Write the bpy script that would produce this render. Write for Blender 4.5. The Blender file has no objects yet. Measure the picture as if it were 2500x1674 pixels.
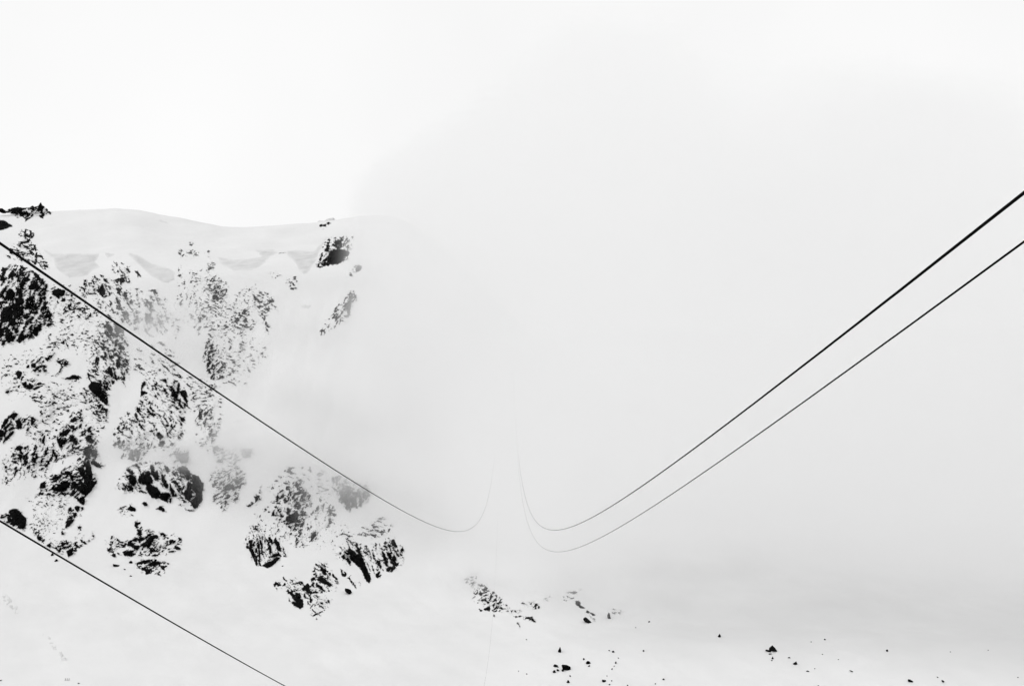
import bpy, bmesh, math, random
import numpy as np

sc = bpy.context.scene
COL = sc.collection
F_PX = 2430.0            # focal length in photo pixels (photo 2500 x 1674)
CX, CY = 1250.0, 837.0

# ------------------------------------------------------------------ camera
cam_d = bpy.data.cameras.new('camera')
cam_d.sensor_width = 36.0
cam_d.lens = 36.0 * F_PX / 2500.0
cam_d.clip_start = 0.5
cam_d.clip_end = 30000
cam = bpy.data.objects.new('camera', cam_d)
cam.location = (0, 0, 0)
cam.rotation_euler = (math.radians(90), 0, 0)
COL.objects.link(cam)
sc.camera = cam

# ------------------------------------------------------------------ sky and light (bright overcast)
SUN_EL, SUN_ROT = math.radians(40), math.radians(-80)
world = bpy.data.worlds.new('World')
sc.world = world
world.use_nodes = True
wn, wl = world.node_tree.nodes, world.node_tree.links
wn.clear()
w_out = wn.new('ShaderNodeOutputWorld')
w_bg = wn.new('ShaderNodeBackground')
w_bg.inputs['Strength'].default_value = 0.1
sky = wn.new('ShaderNodeTexSky')
sky.sky_type = 'NISHITA'
sky.sun_disc = False
sky.sun_elevation = SUN_EL
sky.sun_rotation = SUN_ROT
bw = wn.new('ShaderNodeRGBToBW')
wl.new(sky.outputs[0], bw.inputs[0])
# an even white overcast, a little of the clear sky behind it and soft cloud mottling
tc = wn.new('ShaderNodeTexCoord')
nz = wn.new('ShaderNodeTexNoise')
nz.inputs['Scale'].default_value = 2.6
nz.inputs['Detail'].default_value = 4
nz.inputs['Roughness'].default_value = 0.5
wl.new(tc.outputs['Generated'], nz.inputs['Vector'])
mr = wn.new('ShaderNodeMapRange')
mr.inputs['From Min'].default_value = 0.25
mr.inputs['From Max'].default_value = 0.75
mr.inputs['To Min'].default_value = 9.05
mr.inputs['To Max'].default_value = 9.75
wl.new(nz.outputs[0], mr.inputs['Value'])
clr = wn.new('ShaderNodeMath'); clr.operation = 'MULTIPLY'; clr.inputs[1].default_value = 0.03
wl.new(bw.outputs[0], clr.inputs[0])
ad = wn.new('ShaderNodeMath'); ad.operation = 'ADD'
wl.new(mr.outputs[0], ad.inputs[0]); wl.new(clr.outputs[0], ad.inputs[1])
wl.new(ad.outputs[0], w_bg.inputs['Color'])
wl.new(w_bg.outputs[0], w_out.inputs['Surface'])

sun_d = bpy.data.lights.new('sun', 'SUN')
sun_d.energy = 0.95
sun_d.angle = math.radians(16)
sun_d.color = (1, 1, 1)
sun = bpy.data.objects.new('sun', sun_d)
sun.rotation_euler = (math.radians(50), 0, math.radians(-80))
sun.location = (-300, -200, 500)
COL.objects.link(sun)

sc.view_settings.view_transform = 'Standard'
sc.view_settings.look = 'None'
sc.view_settings.exposure = 0.0
sc.view_settings.gamma = 1.0
sc.view_settings.use_curve_mapping = False
sc.cycles.max_bounces = 16
sc.cycles.diffuse_bounces = 4
sc.cycles.volume_bounces = 11
sc.cycles.volume_step_rate = 7.0
sc.cycles.adaptive_threshold = 0.015
sc.cycles.use_denoising = True

# ------------------------------------------------------------------ helpers
def tag(o, label=None, cat=None, group=None, kind=None):
    if label: o['label'] = label
    if cat: o['category'] = cat
    if group: o['group'] = group
    if kind: o['kind'] = kind
    return o

def mesh_obj(name, verts, faces, mat, parent=None, smooth=False):
    me = bpy.data.meshes.new(name)
    v = np.asarray(verts, np.float32)
    f = np.asarray(faces, np.int32)
    me.vertices.add(len(v)); me.vertices.foreach_set('co', v.ravel())
    k = f.shape[1]
    me.loops.add(f.size); me.loops.foreach_set('vertex_index', f.ravel())
    me.polygons.add(len(f))
    me.polygons.foreach_set('loop_start', np.arange(0, f.size, k, dtype=np.int32))
    me.polygons.foreach_set('loop_total', np.full(len(f), k, np.int32))
    me.update(calc_edges=True)
    me.validate()
    if smooth:
        me.polygons.foreach_set('use_smooth', np.ones(len(me.polygons), bool))
    me.materials.append(mat)
    o = bpy.data.objects.new(name, me)
    COL.objects.link(o)
    if parent: o.parent = parent
    return o

def grid_faces(nr, nc, keep=None):
    idx = np.arange(nr * nc).reshape(nr, nc)
    q = np.stack([idx[:-1, :-1], idx[:-1, 1:], idx[1:, 1:], idx[1:, :-1]], -1).reshape(-1, 4)
    if keep is not None:
        q = q[keep.ravel()[q].all(1)]
    return q

def compact(verts, faces):
    used = np.unique(faces)
    remap = np.full(len(verts), -1, np.int64)
    remap[used] = np.arange(len(used))
    return verts[used], remap[faces]

_rng = np.random.RandomState(11)
_perm = _rng.permutation(4096)
_ga = _rng.rand(4096) * 2 * np.pi
_gx, _gy = np.cos(_ga), np.sin(_ga)
def perlin(x, y, seed=0):
    xi = np.floor(x).astype(np.int64); yi = np.floor(y).astype(np.int64)
    fx, fy = x - xi, y - yi
    def g(ix, iy, dx, dy):
        h = _perm[(ix + _perm[(iy + seed * 37) & 4095]) & 4095]
        return _gx[h] * dx + _gy[h] * dy
    u = fx * fx * fx * (fx * (fx * 6 - 15) + 10)
    v = fy * fy * fy * (fy * (fy * 6 - 15) + 10)
    a = g(xi, yi, fx, fy); b = g(xi + 1, yi, fx - 1, fy)
    c = g(xi, yi + 1, fx, fy - 1); d = g(xi + 1, yi + 1, fx - 1, fy - 1)
    return ((a * (1 - u) + b * u) * (1 - v) + (c * (1 - u) + d * u) * v) * 1.5

def fbm(x, y, octs=4, gain=0.5, seed=0):
    s = 0; a = 1.0; n = 0
    for i in range(octs):
        s = s + a * perlin(x * 2 ** i + 17.3 * i, y * 2 ** i - 9.1 * i, seed + i)
        n += a; a *= gain
    return s / n

def sstep(a, b, x):
    t = np.clip((x - a) / (b - a), 0, 1)
    return t * t * (3 - 2 * t)

def poly_sd(px, py, poly):
    """signed distance to a closed polygon, positive inside"""
    d = np.full(px.shape, 1e9); inside = np.zeros(px.shape, bool)
    n = len(poly)
    for i in range(n):
        x0, y0 = poly[i]; x1, y1 = poly[(i + 1) % n]
        ex, ey = x1 - x0, y1 - y0
        wx, wy = px - x0, py - y0
        t = np.clip((wx * ex + wy * ey) / (ex * ex + ey * ey + 1e-9), 0, 1)
        d = np.minimum(d, (wx - t * ex) ** 2 + (wy - t * ey) ** 2)
        c = ((y0 > py) != (y1 > py))
        if ey != 0:
            inside ^= c & (px < ex * (py - y0) / ey + x0)
    d = np.sqrt(d)
    return np.where(inside, d, -d)

# ------------------------------------------------------------------ materials
def nodes_of(name):
    m = bpy.data.materials.new(name); m.use_nodes = True
    return m, m.node_tree.nodes, m.node_tree.links, m.node_tree.nodes['Principled BSDF']

def noise_mat(name, lo, hi, scale, rough=0.9, spec=0.2, bump=0.0, bscale=1.0, detail=5, bdist=1.0):
    m, n, l, p = nodes_of(name)
    g = n.new('ShaderNodeNewGeometry')
    t = n.new('ShaderNodeTexNoise')
    t.inputs['Scale'].default_value = scale; t.inputs['Detail'].default_value = detail
    l.new(g.outputs['Position'], t.inputs['Vector'])
    r = n.new('ShaderNodeMapRange')
    r.inputs['From Min'].default_value = 0.3; r.inputs['From Max'].default_value = 0.7
    r.inputs['To Min'].default_value = lo; r.inputs['To Max'].default_value = hi
    l.new(t.outputs[0], r.inputs['Value'])
    l.new(r.outputs[0], p.inputs['Base Color'])
    p.inputs['Roughness'].default_value = rough
    p.inputs['Specular IOR Level'].default_value = spec
    if bump:
        b = n.new('ShaderNodeBump'); b.inputs['Strength'].default_value = bump; b.inputs['Distance'].default_value = bdist
        t2 = n.new('ShaderNodeTexNoise'); t2.inputs['Scale'].default_value = bscale; t2.inputs['Detail'].default_value = 6
        l.new(g.outputs['Position'], t2.inputs['Vector'])
        l.new(t2.outputs[0], b.inputs['Height']); l.new(b.outputs[0], p.inputs['Normal'])
    return m

def thin_mat(name, snow=(0.69, 0.735), rock=(0.001, 0.006)):
    # snow blown thin over rock: 'cover' is the depth of snow (negative) or bare rock (positive) in metres
    m, n, l, p = nodes_of(name)
    g = n.new('ShaderNodeNewGeometry')
    at = n.new('ShaderNodeAttribute'); at.attribute_name = 'cover'
    mp = n.new('ShaderNodeMapping'); mp.inputs['Scale'].default_value = (1.0, 0.5, 0.75)
    l.new(g.outputs['Position'], mp.inputs['Vector'])
    t = n.new('ShaderNodeTexNoise'); t.inputs['Scale'].default_value = 0.33; t.inputs['Detail'].default_value = 5
    t.inputs['Roughness'].default_value = 0.68; t.inputs['Distortion'].default_value = 0.6
    l.new(mp.outputs[0], t.inputs['Vector'])
    def math(op, a, b):
        k = n.new('ShaderNodeMath'); k.operation = op
        for i, x in enumerate((a, b)):
            if isinstance(x, float): k.inputs[i].default_value = x
            else: l.new(x, k.inputs[i])
        return k.outputs[0]
    f = math('ADD', math('MULTIPLY', at.outputs['Fac'], 0.42), math('MULTIPLY', math('SUBTRACT', t.outputs[0], 0.5), 1.9))
    ms = n.new('ShaderNodeMapRange'); ms.interpolation_type = 'SMOOTHSTEP'
    ms.inputs['From Min'].default_value = -0.20; ms.inputs['From Max'].default_value = 0.22
    l.new(f, ms.inputs['Value'])
    t2 = n.new('ShaderNodeTexNoise'); t2.inputs['Scale'].default_value = 0.03; t2.inputs['Detail'].default_value = 4
    l.new(g.outputs['Position'], t2.inputs['Vector'])
    def rng(lo, hi):
        r = n.new('ShaderNodeMapRange'); r.inputs['From Min'].default_value = 0.3; r.inputs['From Max'].default_value = 0.7
        r.inputs['To Min'].default_value = lo; r.inputs['To Max'].default_value = hi
        l.new(t2.outputs[0], r.inputs['Value']); return r.outputs[0]
    mx = n.new('ShaderNodeMix'); mx.data_type = 'FLOAT'
    # thin dusting greyed by rock; haze greys are put into this colour too
    du = n.new('ShaderNodeMapRange'); du.interpolation_type = 'SMOOTHSTEP'
    du.inputs['From Min'].default_value = -0.85; du.inputs['From Max'].default_value = -0.05
    du.inputs['To Min'].default_value = 1.0; du.inputs['To Max'].default_value = 0.60
    l.new(f, du.inputs['Value'])
    l.new(ms.outputs[0], mx.inputs[0]); l.new(math('MULTIPLY', rng(*snow), du.outputs[0]), mx.inputs[2]); l.new(rng(*rock), mx.inputs[3])
    l.new(mx.outputs[0], p.inputs['Base Color'])
    p.inputs['Roughness'].default_value = 0.95; p.inputs['Specular IOR Level'].default_value = 0.03
    b = n.new('ShaderNodeBump'); b.inputs['Strength'].default_value = 0.4; b.inputs['Distance'].default_value = 1.0
    l.new(t.outputs[0], b.inputs['Height']); l.new(b.outputs[0], p.inputs['Normal'])
    return m

M_THIN = thin_mat('snow_and_rock')
M_SNOW = noise_mat('snow', 0.69, 0.735, 0.012, 0.95, 0.05, 0.35, 0.05, bdist=2.0)
M_ROCK = noise_mat('dark_rock', 0.001, 0.006, 0.12, 0.95, 0.02, 0.6, 0.3, bdist=1.0)
M_ICE = noise_mat('ice_and_hollow_shade', 0.53, 0.65, 0.05, 0.8, 0.1, 0.5, 0.12, bdist=1.5)  # grey of the ice cliffs, also painted as shade of the snow hollows
def ice_rim(m):
    n, l = m.node_tree.nodes, m.node_tree.links
    p = n['Principled BSDF']; src = p.inputs['Base Color'].links[0].from_socket
    at = n.new('ShaderNodeAttribute'); at.attribute_name = 'rim'
    r = n.new('ShaderNodeMapRange'); r.interpolation_type = 'SMOOTHSTEP'
    r.inputs['From Min'].default_value = 0.0; r.inputs['From Max'].default_value = 9.0
    l.new(at.outputs['Fac'], r.inputs['Value'])
    mx = n.new('ShaderNodeMix'); mx.data_type = 'FLOAT'; mx.inputs[2].default_value = 0.71
    l.new(r.outputs[0], mx.inputs[0]); l.new(src, mx.inputs[3]); l.new(mx.outputs[0], p.inputs['Base Color'])
ice_rim(M_ICE)
M_CABLE = noise_mat('steel_cable', 0.002, 0.004, 8.0, 0.7, 0.02, 0.0)

# ------------------------------------------------------------------ terrain height
SKY_U = [-700, -300, 0, 60, 130, 200, 300, 380, 480, 560, 650, 780, 850, 900, 950, 1050, 1200, 3000]
SKY_V = [560, 530, 524, 520, 517, 512, 507, 520, 541, 556, 552, 543, 532, 526, 522, 530, 560, 600]
_SU = np.arange(-700, 3001, 5.0)
_Y = np.arange(-6000, 9001, 5.0)
def _blur(a, sig):
    k = np.arange(-int(4 * sig), int(4 * sig) + 1)
    w = np.exp(-k ** 2 / (2 * sig ** 2)); w /= w.sum()
    return np.convolve(np.pad(a, len(k) // 2, mode='edge'), w, 'valid')
_SV = _blur(np.interp(_SU, SKY_U, SKY_V), 5) + 2.6 * fbm(_SU / 60.0, _SU * 0 + 3.3, 4, 0.6, 77)
_left = _blur(np.interp(_Y, [-6000, -1500, 0, 850, 1100, 1225, 1300, 1450, 1594, 1606, 1700, 1990],
                        [-120, -260, -300, -299, -288, -270, -218, -62, 84, 108, 138, 245]), 3)
_right = _blur(np.interp(_Y, [-6000, -1500, 0, 850, 925, 960, 985, 1050, 1150, 1400, 1800, 2300, 3200, 9000],
                         [-120, -260, -300, -300, -292, -288, -290, -298, -291, -255, -170, -110, -60, 100]), 2.5)

def height_smooth(X, Y):
    zl = np.interp(Y, _Y, _left)
    u = np.clip(X * F_PX / np.maximum(Y, 900) + CX, -700, 3000)
    zr = (CY - np.interp(u, _SU, _SV)) / F_PX * 2000.0
    up = sstep(1600, 1990, Y)
    ridge = np.where(Y < 2000, zl + (zr - 245) * up, zr - 0.22 * (Y - 2000))
    zl = np.where(Y < 1600, zl, ridge)
    zl = np.where(Y > 3300, np.maximum(zl, -120), zl)
    zr_ = np.interp(Y, _Y, _right)
    b = sstep(-170, 190, X * 1250.0 / np.maximum(Y, 900))
    return zl * (1 - b) + zr_ * b

def height(X, Y):
    z = height_smooth(X, Y)
    face = sstep(1240, 1330, Y) * (1 - sstep(1560, 1620, Y)) * (1 - sstep(-170, 100, X))
    plate = sstep(1620, 1700, Y) * (1 - sstep(1930, 1990, Y))
    z = z + face * (9.0 * fbm(X / 110.0, Y / 320.0, 3, 0.5, 5) + 2.6 * fbm(X / 26.0, Y / 60.0, 2, 0.5, 6))
    z = z + plate * (7.0 * fbm(X / 170.0, Y / 80.0, 3, 0.5, 9) + 2.0 * fbm(X / 90.0, Y / 42.0, 2, 0.5, 12))
    near = (1 - sstep(1150, 1300, Y)) * sstep(-500, 300, Y)
    z = z + near * (2.2 * fbm(X / 160.0, Y / 120.0, 3, 0.5, 14) + 1.2 * fbm((X + 0.6 * Y) / 26.0, (Y - 0.6 * X) / 80.0, 2, 0.5, 16))
    far = sstep(2100, 2600, Y) + (1 - sstep(-900, 0, Y))
    z = z + far * 60 * fbm(X / 900.0, Y / 900.0, 3, 0.5, 21)
    # faint flank on the right where the low crest breaks
    return z

# depth of the terrain behind every photo position (for planting things on it)
_us = np.arange(-80, 2601, 10.0); _vs = np.arange(500, 1761, 8.0)
def _march():
    U, V = np.meshgrid(_us, _vs)
    s = (U - CX) / F_PX; t = (CY - V) / F_PX
    D = np.full(U.shape, 2000.0); done = np.zeros(U.shape, bool)
    prev = None
    for y in np.arange(560, 2040, 5.0):
        hit = height_smooth(s * y, np.full(U.shape, y)) >= t * y
        D = np.where(hit & ~done, y - 2.5, D)
        done |= hit
    return D
_D = _march()
def depth_at(u, v):
    u = np.asarray(u, float); v = np.asarray(v, float)
    fu = np.clip((u - _us[0]) / 10.0, 0, len(_us) - 1.001); fv = np.clip((v - _vs[0]) / 8.0, 0, len(_vs) - 1.001)
    i = fu.astype(int); j = fv.astype(int); a = fu - i; b = fv - j
    D = (_D[j, i] * (1 - a) + _D[j, i + 1] * a) * (1 - b) + (_D[j + 1, i] * (1 - a) + _D[j + 1, i + 1] * a) * b
    s = (u - CX) / F_PX; t = (CY - v) / F_PX
    for _ in range(9 if v.min() < 610 else 5):
        f0 = height(s * D, D) - t * D
        f1 = height(s * (D + 2), D + 2) - t * (D + 2)
        g = np.maximum((f1 - f0) / 2.0, 0.12)
        D = D - np.clip(f0 / g, -25, 25)
    return np.clip(D, 560, 2010)

def point_at(u, v):
    D = float(depth_at(np.array([u]), np.array([v]))[0])
    return np.array([(u - CX) / F_PX * D, D, (CY - v) / F_PX * D])

# ------------------------------------------------------------------ terrain sheet
def axis(lo, hi, step, far_lo, far_hi, n):
    a = np.arange(lo, hi + 0.1, step)
    left = lo - (lo - far_lo) * (np.linspace(1, 0, n, endpoint=False) ** 2)
    right = hi + (far_hi - hi) * (np.linspace(0, 1, n + 1)[1:] ** 2)
    return np.concatenate([left, a, right])
_x = axis(-1200, 1300, 5, -9000, 9000, 40)
_y = axis(640, 2100, 4, -6000, 9000, 40)
GX, GY = np.meshgrid(_x, _y)
GZ = height(GX, GY)
terrain = mesh_obj('snow_mountain', np.stack([GX, GY, GZ], -1).reshape(-1, 3),
                   grid_faces(len(_y), len(_x)), M_SNOW, smooth=True)
tag(terrain, 'white snow covered mountain face and the snowfield at its foot', 'snow slope', kind='structure')

# ------------------------------------------------------------------ traced shapes
ZK = dict(a=(0, 480, 7.127), b=(0, 680, 7.127), c=(200, 580, 7.127), d=(200, 760, 7.127), e=(0, 880, 7.127),
          f=(0, 1060, 7.127), g=(240, 960, 7.127), h=(260, 1080, 7.127), i=(430, 560, 7.127), j=(640, 520, 7.127),
          k=(470, 740, 7.127), l=(470, 960, 5.227), m=(580, 1160, 6.535), n=(640, 1340, 8.254), o=(780, 1240, 7.127),
          p=(40, 1230, 9.008), q=(240, 1230, 7.838), r=(1090, 1360, 7.838), s=(1320, 1420, 6.172), t=(750, 1080, 6.533),
          w=(450, 460, 3.92), x=(0, 0, 1.0))

def P(txt, default='x'):
    txt = txt.strip(); key = default
    if txt[0].isalpha(): key, txt = txt[0], txt[1:]
    x0, y0, k = ZK[key]
    out = []
    for pr in txt.split():
        a, b = pr.split(',')
        out.append((x0 + float(a) / k, y0 + float(b) / k))
    return out

STEP = 1.15
_count = [0]
def outcrop(name, label, key, outline, dens, solids='', clear='', ang=0.0, stretch=2.1, wave=22.0,
            relief=5.0, lens=None, cat='rock', group='rock outcrops on the snow face', crack=0.5, snow=True):
    _count[0] += 1
    seed = _count[0] * 7
    rv = random.Random(seed)
    wave = wave * rv.uniform(0.55, 1.0); ang = ang + rv.uniform(-14, 14); stretch = stretch * rv.uniform(0.75, 1.25)
    gain = rv.uniform(0.60, 0.74)
    poly = P(outline, key)
    pa = np.array(poly)
    u0, v0 = pa.min(0) - 8; u1, v1 = pa.max(0) + 8
    us = np.arange(u0, u1 + STEP, STEP); vs = np.arange(v0, v1 + STEP, STEP)
    U, V = np.meshgrid(us, vs)
    sd = poly_sd(U, V, poly)
    jag = fbm(U / 8.0, V / 8.0, 3, 0.7, seed + 3)
    if lens is None:
        sdw = sd + 6.0 * fbm(U / 26.0, V / 26.0, 3, 0.5, seed + 1)
        keep = sd > -6
    else:
        sdw = sd
        keep = sd > -0.4
    # rock texture: angular streaks, snow lodged on the flatter steps
    ca, sa = math.cos(math.radians(ang)), math.sin(math.radians(ang))
    wx = U + 7 * fbm(U / 34, V / 34, 2, 0.5, seed + 11); wy = V + 7 * fbm(U / 34 + 9, V / 34, 2, 0.5, seed + 12)
    p_ = (wx * ca - wy * sa) / stretch; q_ = (wx * sa + wy * ca) * 1.15
    n1 = fbm(p_ / wave, q_ / wave, 5, gain, seed + 2)
    rid = 1 - 2 * np.abs(fbm(p_ / (wave * 1.3), q_ / (wave * 1.3), 4, 0.55, seed + 5))
    slope = np.gradient(fbm(wx / (wave * .9), wy / (wave * .7), 4, 0.62, seed + 8), axis=0)
    slope = slope / (slope.std() + 1e-6)
    n1 = n1 / (n1.std() + 1e-6)
    clump = fbm(U / 55.0, V / 55.0, 2, 0.5, seed + 20)
    N = 1.0 * n1 + 0.6 * slope + 1.1 * clump + 0.9 * (1 - 3.2 * np.abs(fbm(U / 34.0, V / 110.0, 3, 0.55, seed + 50)))
    inn = sd > 3
    thr = np.quantile(N[inn], 1 - max(min(dens * 1.8, 0.62), 0.004)) if inn.any() else 9
    Ft = (N - thr) * 1.25
    Ft = Ft - np.maximum(0, 3 - sdw) * 0.35
    Fs = np.full(U.shape, -9.0)
    for txt in [t for t in solids.split(';') if t.strip()]:
        pl = P(txt, key); ar = np.array(pl)
        c0 = np.searchsorted(us, ar[:, 0].min() - 9); c1 = np.searchsorted(us, ar[:, 0].max() + 9)
        r0 = np.searchsorted(vs, ar[:, 1].min() - 9); r1 = np.searchsorted(vs, ar[:, 1].max() + 9)
        if c1 <= c0 or r1 <= r0: continue
        w = (slice(r0, r1), slice(c0, c1))
        s_ = poly_sd(U[w], V[w], pl) + 3.4 * jag[w] + 0.8
        Fs[w] = np.maximum(Fs[w], np.clip(s_ * 0.75, -6, 4.5))
    cr = sstep(0.80, 0.97, rid) * 4.5 * crack * sstep(-0.1, 0.3, fbm(U / 30, V / 30, 2, .5, seed + 31))
    fleck = fbm(p_ / 6.0, q_ / 4.5, 3, 0.6, seed + 61)
    Fs = Fs - cr - 5.0 * (0.35 + crack) * sstep(0.24, 0.5, fleck)
    Fv = np.maximum(Ft, Fs)
    for txt in [t for t in clear.split(';') if t.strip()]:
        s_ = poly_sd(U, V, P(txt, key)) + 2.0 * jag
        Fv = np.minimum(Fv, np.maximum(-s_ * 0.8, -4))
    Fv = np.clip(Fv, -3.0, 5.0)
    s = (U - CX) / F_PX; t = (CY - V) / F_PX
    ray = np.stack([s, np.ones_like(s), t], -1)
    root = bpy.data.objects.new(name, None)
    COL.objects.link(root)
    tag(root, label, cat, group)
    if lens is None:
        D = depth_at(U, V)
        bulge = relief * sstep(2, 28, sdw) - 1.6 + (2.4 * fbm(U / 22, V / 26, 3, .55, seed + 40) + 1.0 * fbm(p_ / 8, q_ / 8, 2, .5, seed + 41)) * sstep(0, 12, sdw)
        bulge = np.where(sdw < 2, np.minimum(bulge, -1.6 + 0.15 * np.minimum(sdw, 2)), bulge)
        ds = bulge; dr = np.maximum(bulge, 0.12) + Fv
        dr = np.where(sd < -4, -4.0, dr)
    else:
        D = np.where(V > np.interp(U, _SU, _SV) + 3, np.minimum(depth_at(U, V), lens), lens)
        th = np.clip(sd, 0, 14) * 0.75
        ds = th * 0.9; dr = ds + Fv * sstep(0, 3, sd)
    base = pa[:, :].mean(0)
    r_ = point_at(base[0], pa[:, 1].max()) if lens is None else np.array([(base[0] - CX) / F_PX * lens, lens, (CY - pa[:, 1].max()) / F_PX * lens])
    root.location = r_
    def part(nm, d, mat, smooth):
        v = (ray * (D - d)[..., None]).reshape(-1, 3)
        f = grid_faces(len(vs), len(us), keep)
        if lens is not None:
            vb = (ray * (D + th * 0.9)[..., None]).reshape(-1, 3)
            n0 = len(v); v = np.concatenate([v, vb])
            f2 = f[:, ::-1] + n0
            e = {}
            for q in f:
                for a_, b_ in ((0, 1), (1, 2), (2, 3), (3, 0)):
                    k_ = (q[a_], q[b_])
                    if (k_[1], k_[0]) in e: del e[(k_[1], k_[0])]
                    else: e[k_] = 1
            side = np.array([(b, a, a + n0, b + n0) for a, b in e], np.int64)
            f = np.concatenate([f, f2, side])
        cov = Fv.ravel() - np.maximum(0, 5 - sd.ravel()) * 0.5 if lens is None else Fv.ravel()
        if lens is not None: cov = np.concatenate([cov, cov])
        used = np.unique(f)
        v, f = compact(v, f)
        o = mesh_obj(nm, v - r_, f[:, ::-1], mat, root, smooth)
        a_ = o.data.attributes.new('cover', 'FLOAT', 'POINT')
        a_.data.foreach_set('value', cov[used].astype(np.float32))
        return o
    part('rock_face', dr, M_THIN, False)
    if snow:
        part('snow_cover', ds, M_THIN, True)
    return root

def ice(name, label, key, outline, strata=0.0, wave=18.0, dens=None, cat='ice', group=None, relief=3.0):
    _count[0] += 1
    seed = _count[0] * 7
    poly = P(outline, key); pa = np.array(poly)
    u0, v0 = pa.min(0) - 4; u1, v1 = pa.max(0) + 4
    us = np.arange(u0, u1 + 1.5, 1.5); vs = np.arange(v0, v1 + 1.5, 1.5)
    U, V = np.meshgrid(us, vs)
    sd = poly_sd(U, V, poly) + 2.0 * fbm(U / 12, V / 12, 3, .5, seed)
    D = depth_at(U, V)
    wob = V + 9 * fbm(U / 60, V / 60, 2, .5, seed + 2)
    lay = fbm(U / 90.0, wob / 6.0, 3, .6, seed + 4)
    rough = fbm(U / wave, V / wave, 4, .6, seed + 6)
    d = -1.0 + relief * sstep(-1, 10, sd) + (1.6 * strata * lay + 1.2 * rough) * sstep(2, 8, sd)
    if dens is not None:
        th = np.quantile(rough[sd > 0], 1 - dens)
        d = np.clip((rough - th) * 8, -1.5, 1.5) - np.maximum(0, 6 - sd) * 0.3
    s = (U - CX) / F_PX; t = (CY - V) / F_PX
    v = (np.stack([s, np.ones_like(s), t], -1) * (D - d)[..., None]).reshape(-1, 3)
    f = grid_faces(len(vs), len(us), sd > -4)
    v, f = compact(v, f)
    r_ = point_at(pa[:, 0].mean(), pa[:, 1].max())
    used = np.unique(grid_faces(len(vs), len(us), sd > -4))
    o = mesh_obj(name, v - r_, f[:, ::-1], M_ICE, None, True)
    a_ = o.data.attributes.new('rim', 'FLOAT', 'POINT')
    a_.data.foreach_set('value', ((sd if dens is None else np.maximum(sd, 3)) + 2.2 * lay).ravel()[used].astype(np.float32))
    o.location = r_
    tag(o, label, cat, group)
    return o


# ------------------------------------------------------------------ glacier ice cliffs and painted shade of hollows
IG = 'ice cliffs along the glacier edge'
ice('ice_cliff', 'grey ice cliff hanging between the left rock spire and the middle rib', 'a',
    '690,850 760,880 920,960 1180,970 1500,965 1740,960 1760,1010 1680,1130 1790,1230 1600,1320 1530,1400 1200,1440 1080,1370 940,1250 910,1100 770,1000', 1.6, group=IG)
ice('ice_cliff', 'small grey ice wedge just left of the middle rib top', 'c', '330,230 460,240 560,260 640,290 440,390 400,330', 1.0, group=IG)
ice('ice_cliff', 'long grey ice cliff sloping down right of the middle rib', 'c',
    '730,260 830,240 1000,290 1250,440 1500,510 1650,570 1620,750 1500,820 1400,800 1200,690 1100,610 960,470 790,310', 1.4, group=IG)
ice('ice_cliff', 'rounded banded ice cliff below the lowest dip of the skyline', 'i',
    '690,480 740,450 870,480 1000,500 1150,500 1440,460 1370,390 1100,300 1350,330 1700,320 1853,400 1650,490 1560,600 1480,660 1300,740 1000,740 780,640', 1.8, group=IG)
ice('ice_cliff', 'ice cliff scooped out just left of the black nunatak', 'j',
    '410,740 420,640 560,620 880,650 950,560 1050,470 1200,410 1100,520 1000,720 960,830 900,930 800,1070 720,1090 620,1020 560,880', 1.4, group=IG)
HG = 'painted shade of shallow hollows in the glacier snow'  # shade of the hollows is put into grey colour on slightly raised patches
ice('hollow_shade', 'thin grey painted hollow shade in the snow above the scooped ice cliff', 'j', '360,505 480,480 620,490 500,525', relief=1.6, group=HG)
ice('hollow_shade', 'small curved grey painted hollow shade above the banded ice cliff, upper one', 'i', '470,140 600,70 700,120 560,160', relief=1.8, group=HG)
ice('hollow_shade', 'small grey painted hollow shade above the banded ice cliff, lower one', 'i', '370,180 600,180 580,250 520,270 430,240', relief=1.8, group=HG)
ice('hollow_shade', 'lens shaped grey painted hollow shade in the right snow basin, lower one', 'k', '1530,380 1650,330 1740,330 1700,370 1600,395', relief=1.6, group=HG)
ice('hollow_shade', 'grey painted hollow shade in the right snow basin above the lens shaped one', 'w', '1040,1140 1150,1090 1280,1110 1220,1140 1200,1170 1130,1160', relief=1.6, group=HG)
ice('hollow_shade', 'faint grey painted shade of a ripple on the skyline slope left of the dip', 'x', '350,528 400,532 430,548 470,556 420,556 385,545', relief=1.4, group=HG)
ice('snow_debris', 'faint diagonal streak of avalanche debris at the left edge', 'x', '0,1440 20,1450 45,1480 50,1502 35,1500 10,1475 0,1462', dens=.45, wave=9, cat='snow debris', group='avalanche debris on the snowfield')
ice('snow_debris', 'faint diagonal streak of avalanche debris near the lower left corner', 'x', '92,1535 120,1548 140,1570 165,1605 155,1612 130,1590 110,1560', dens=.35, wave=9, cat='snow debris', group='avalanche debris on the snowfield')

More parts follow.
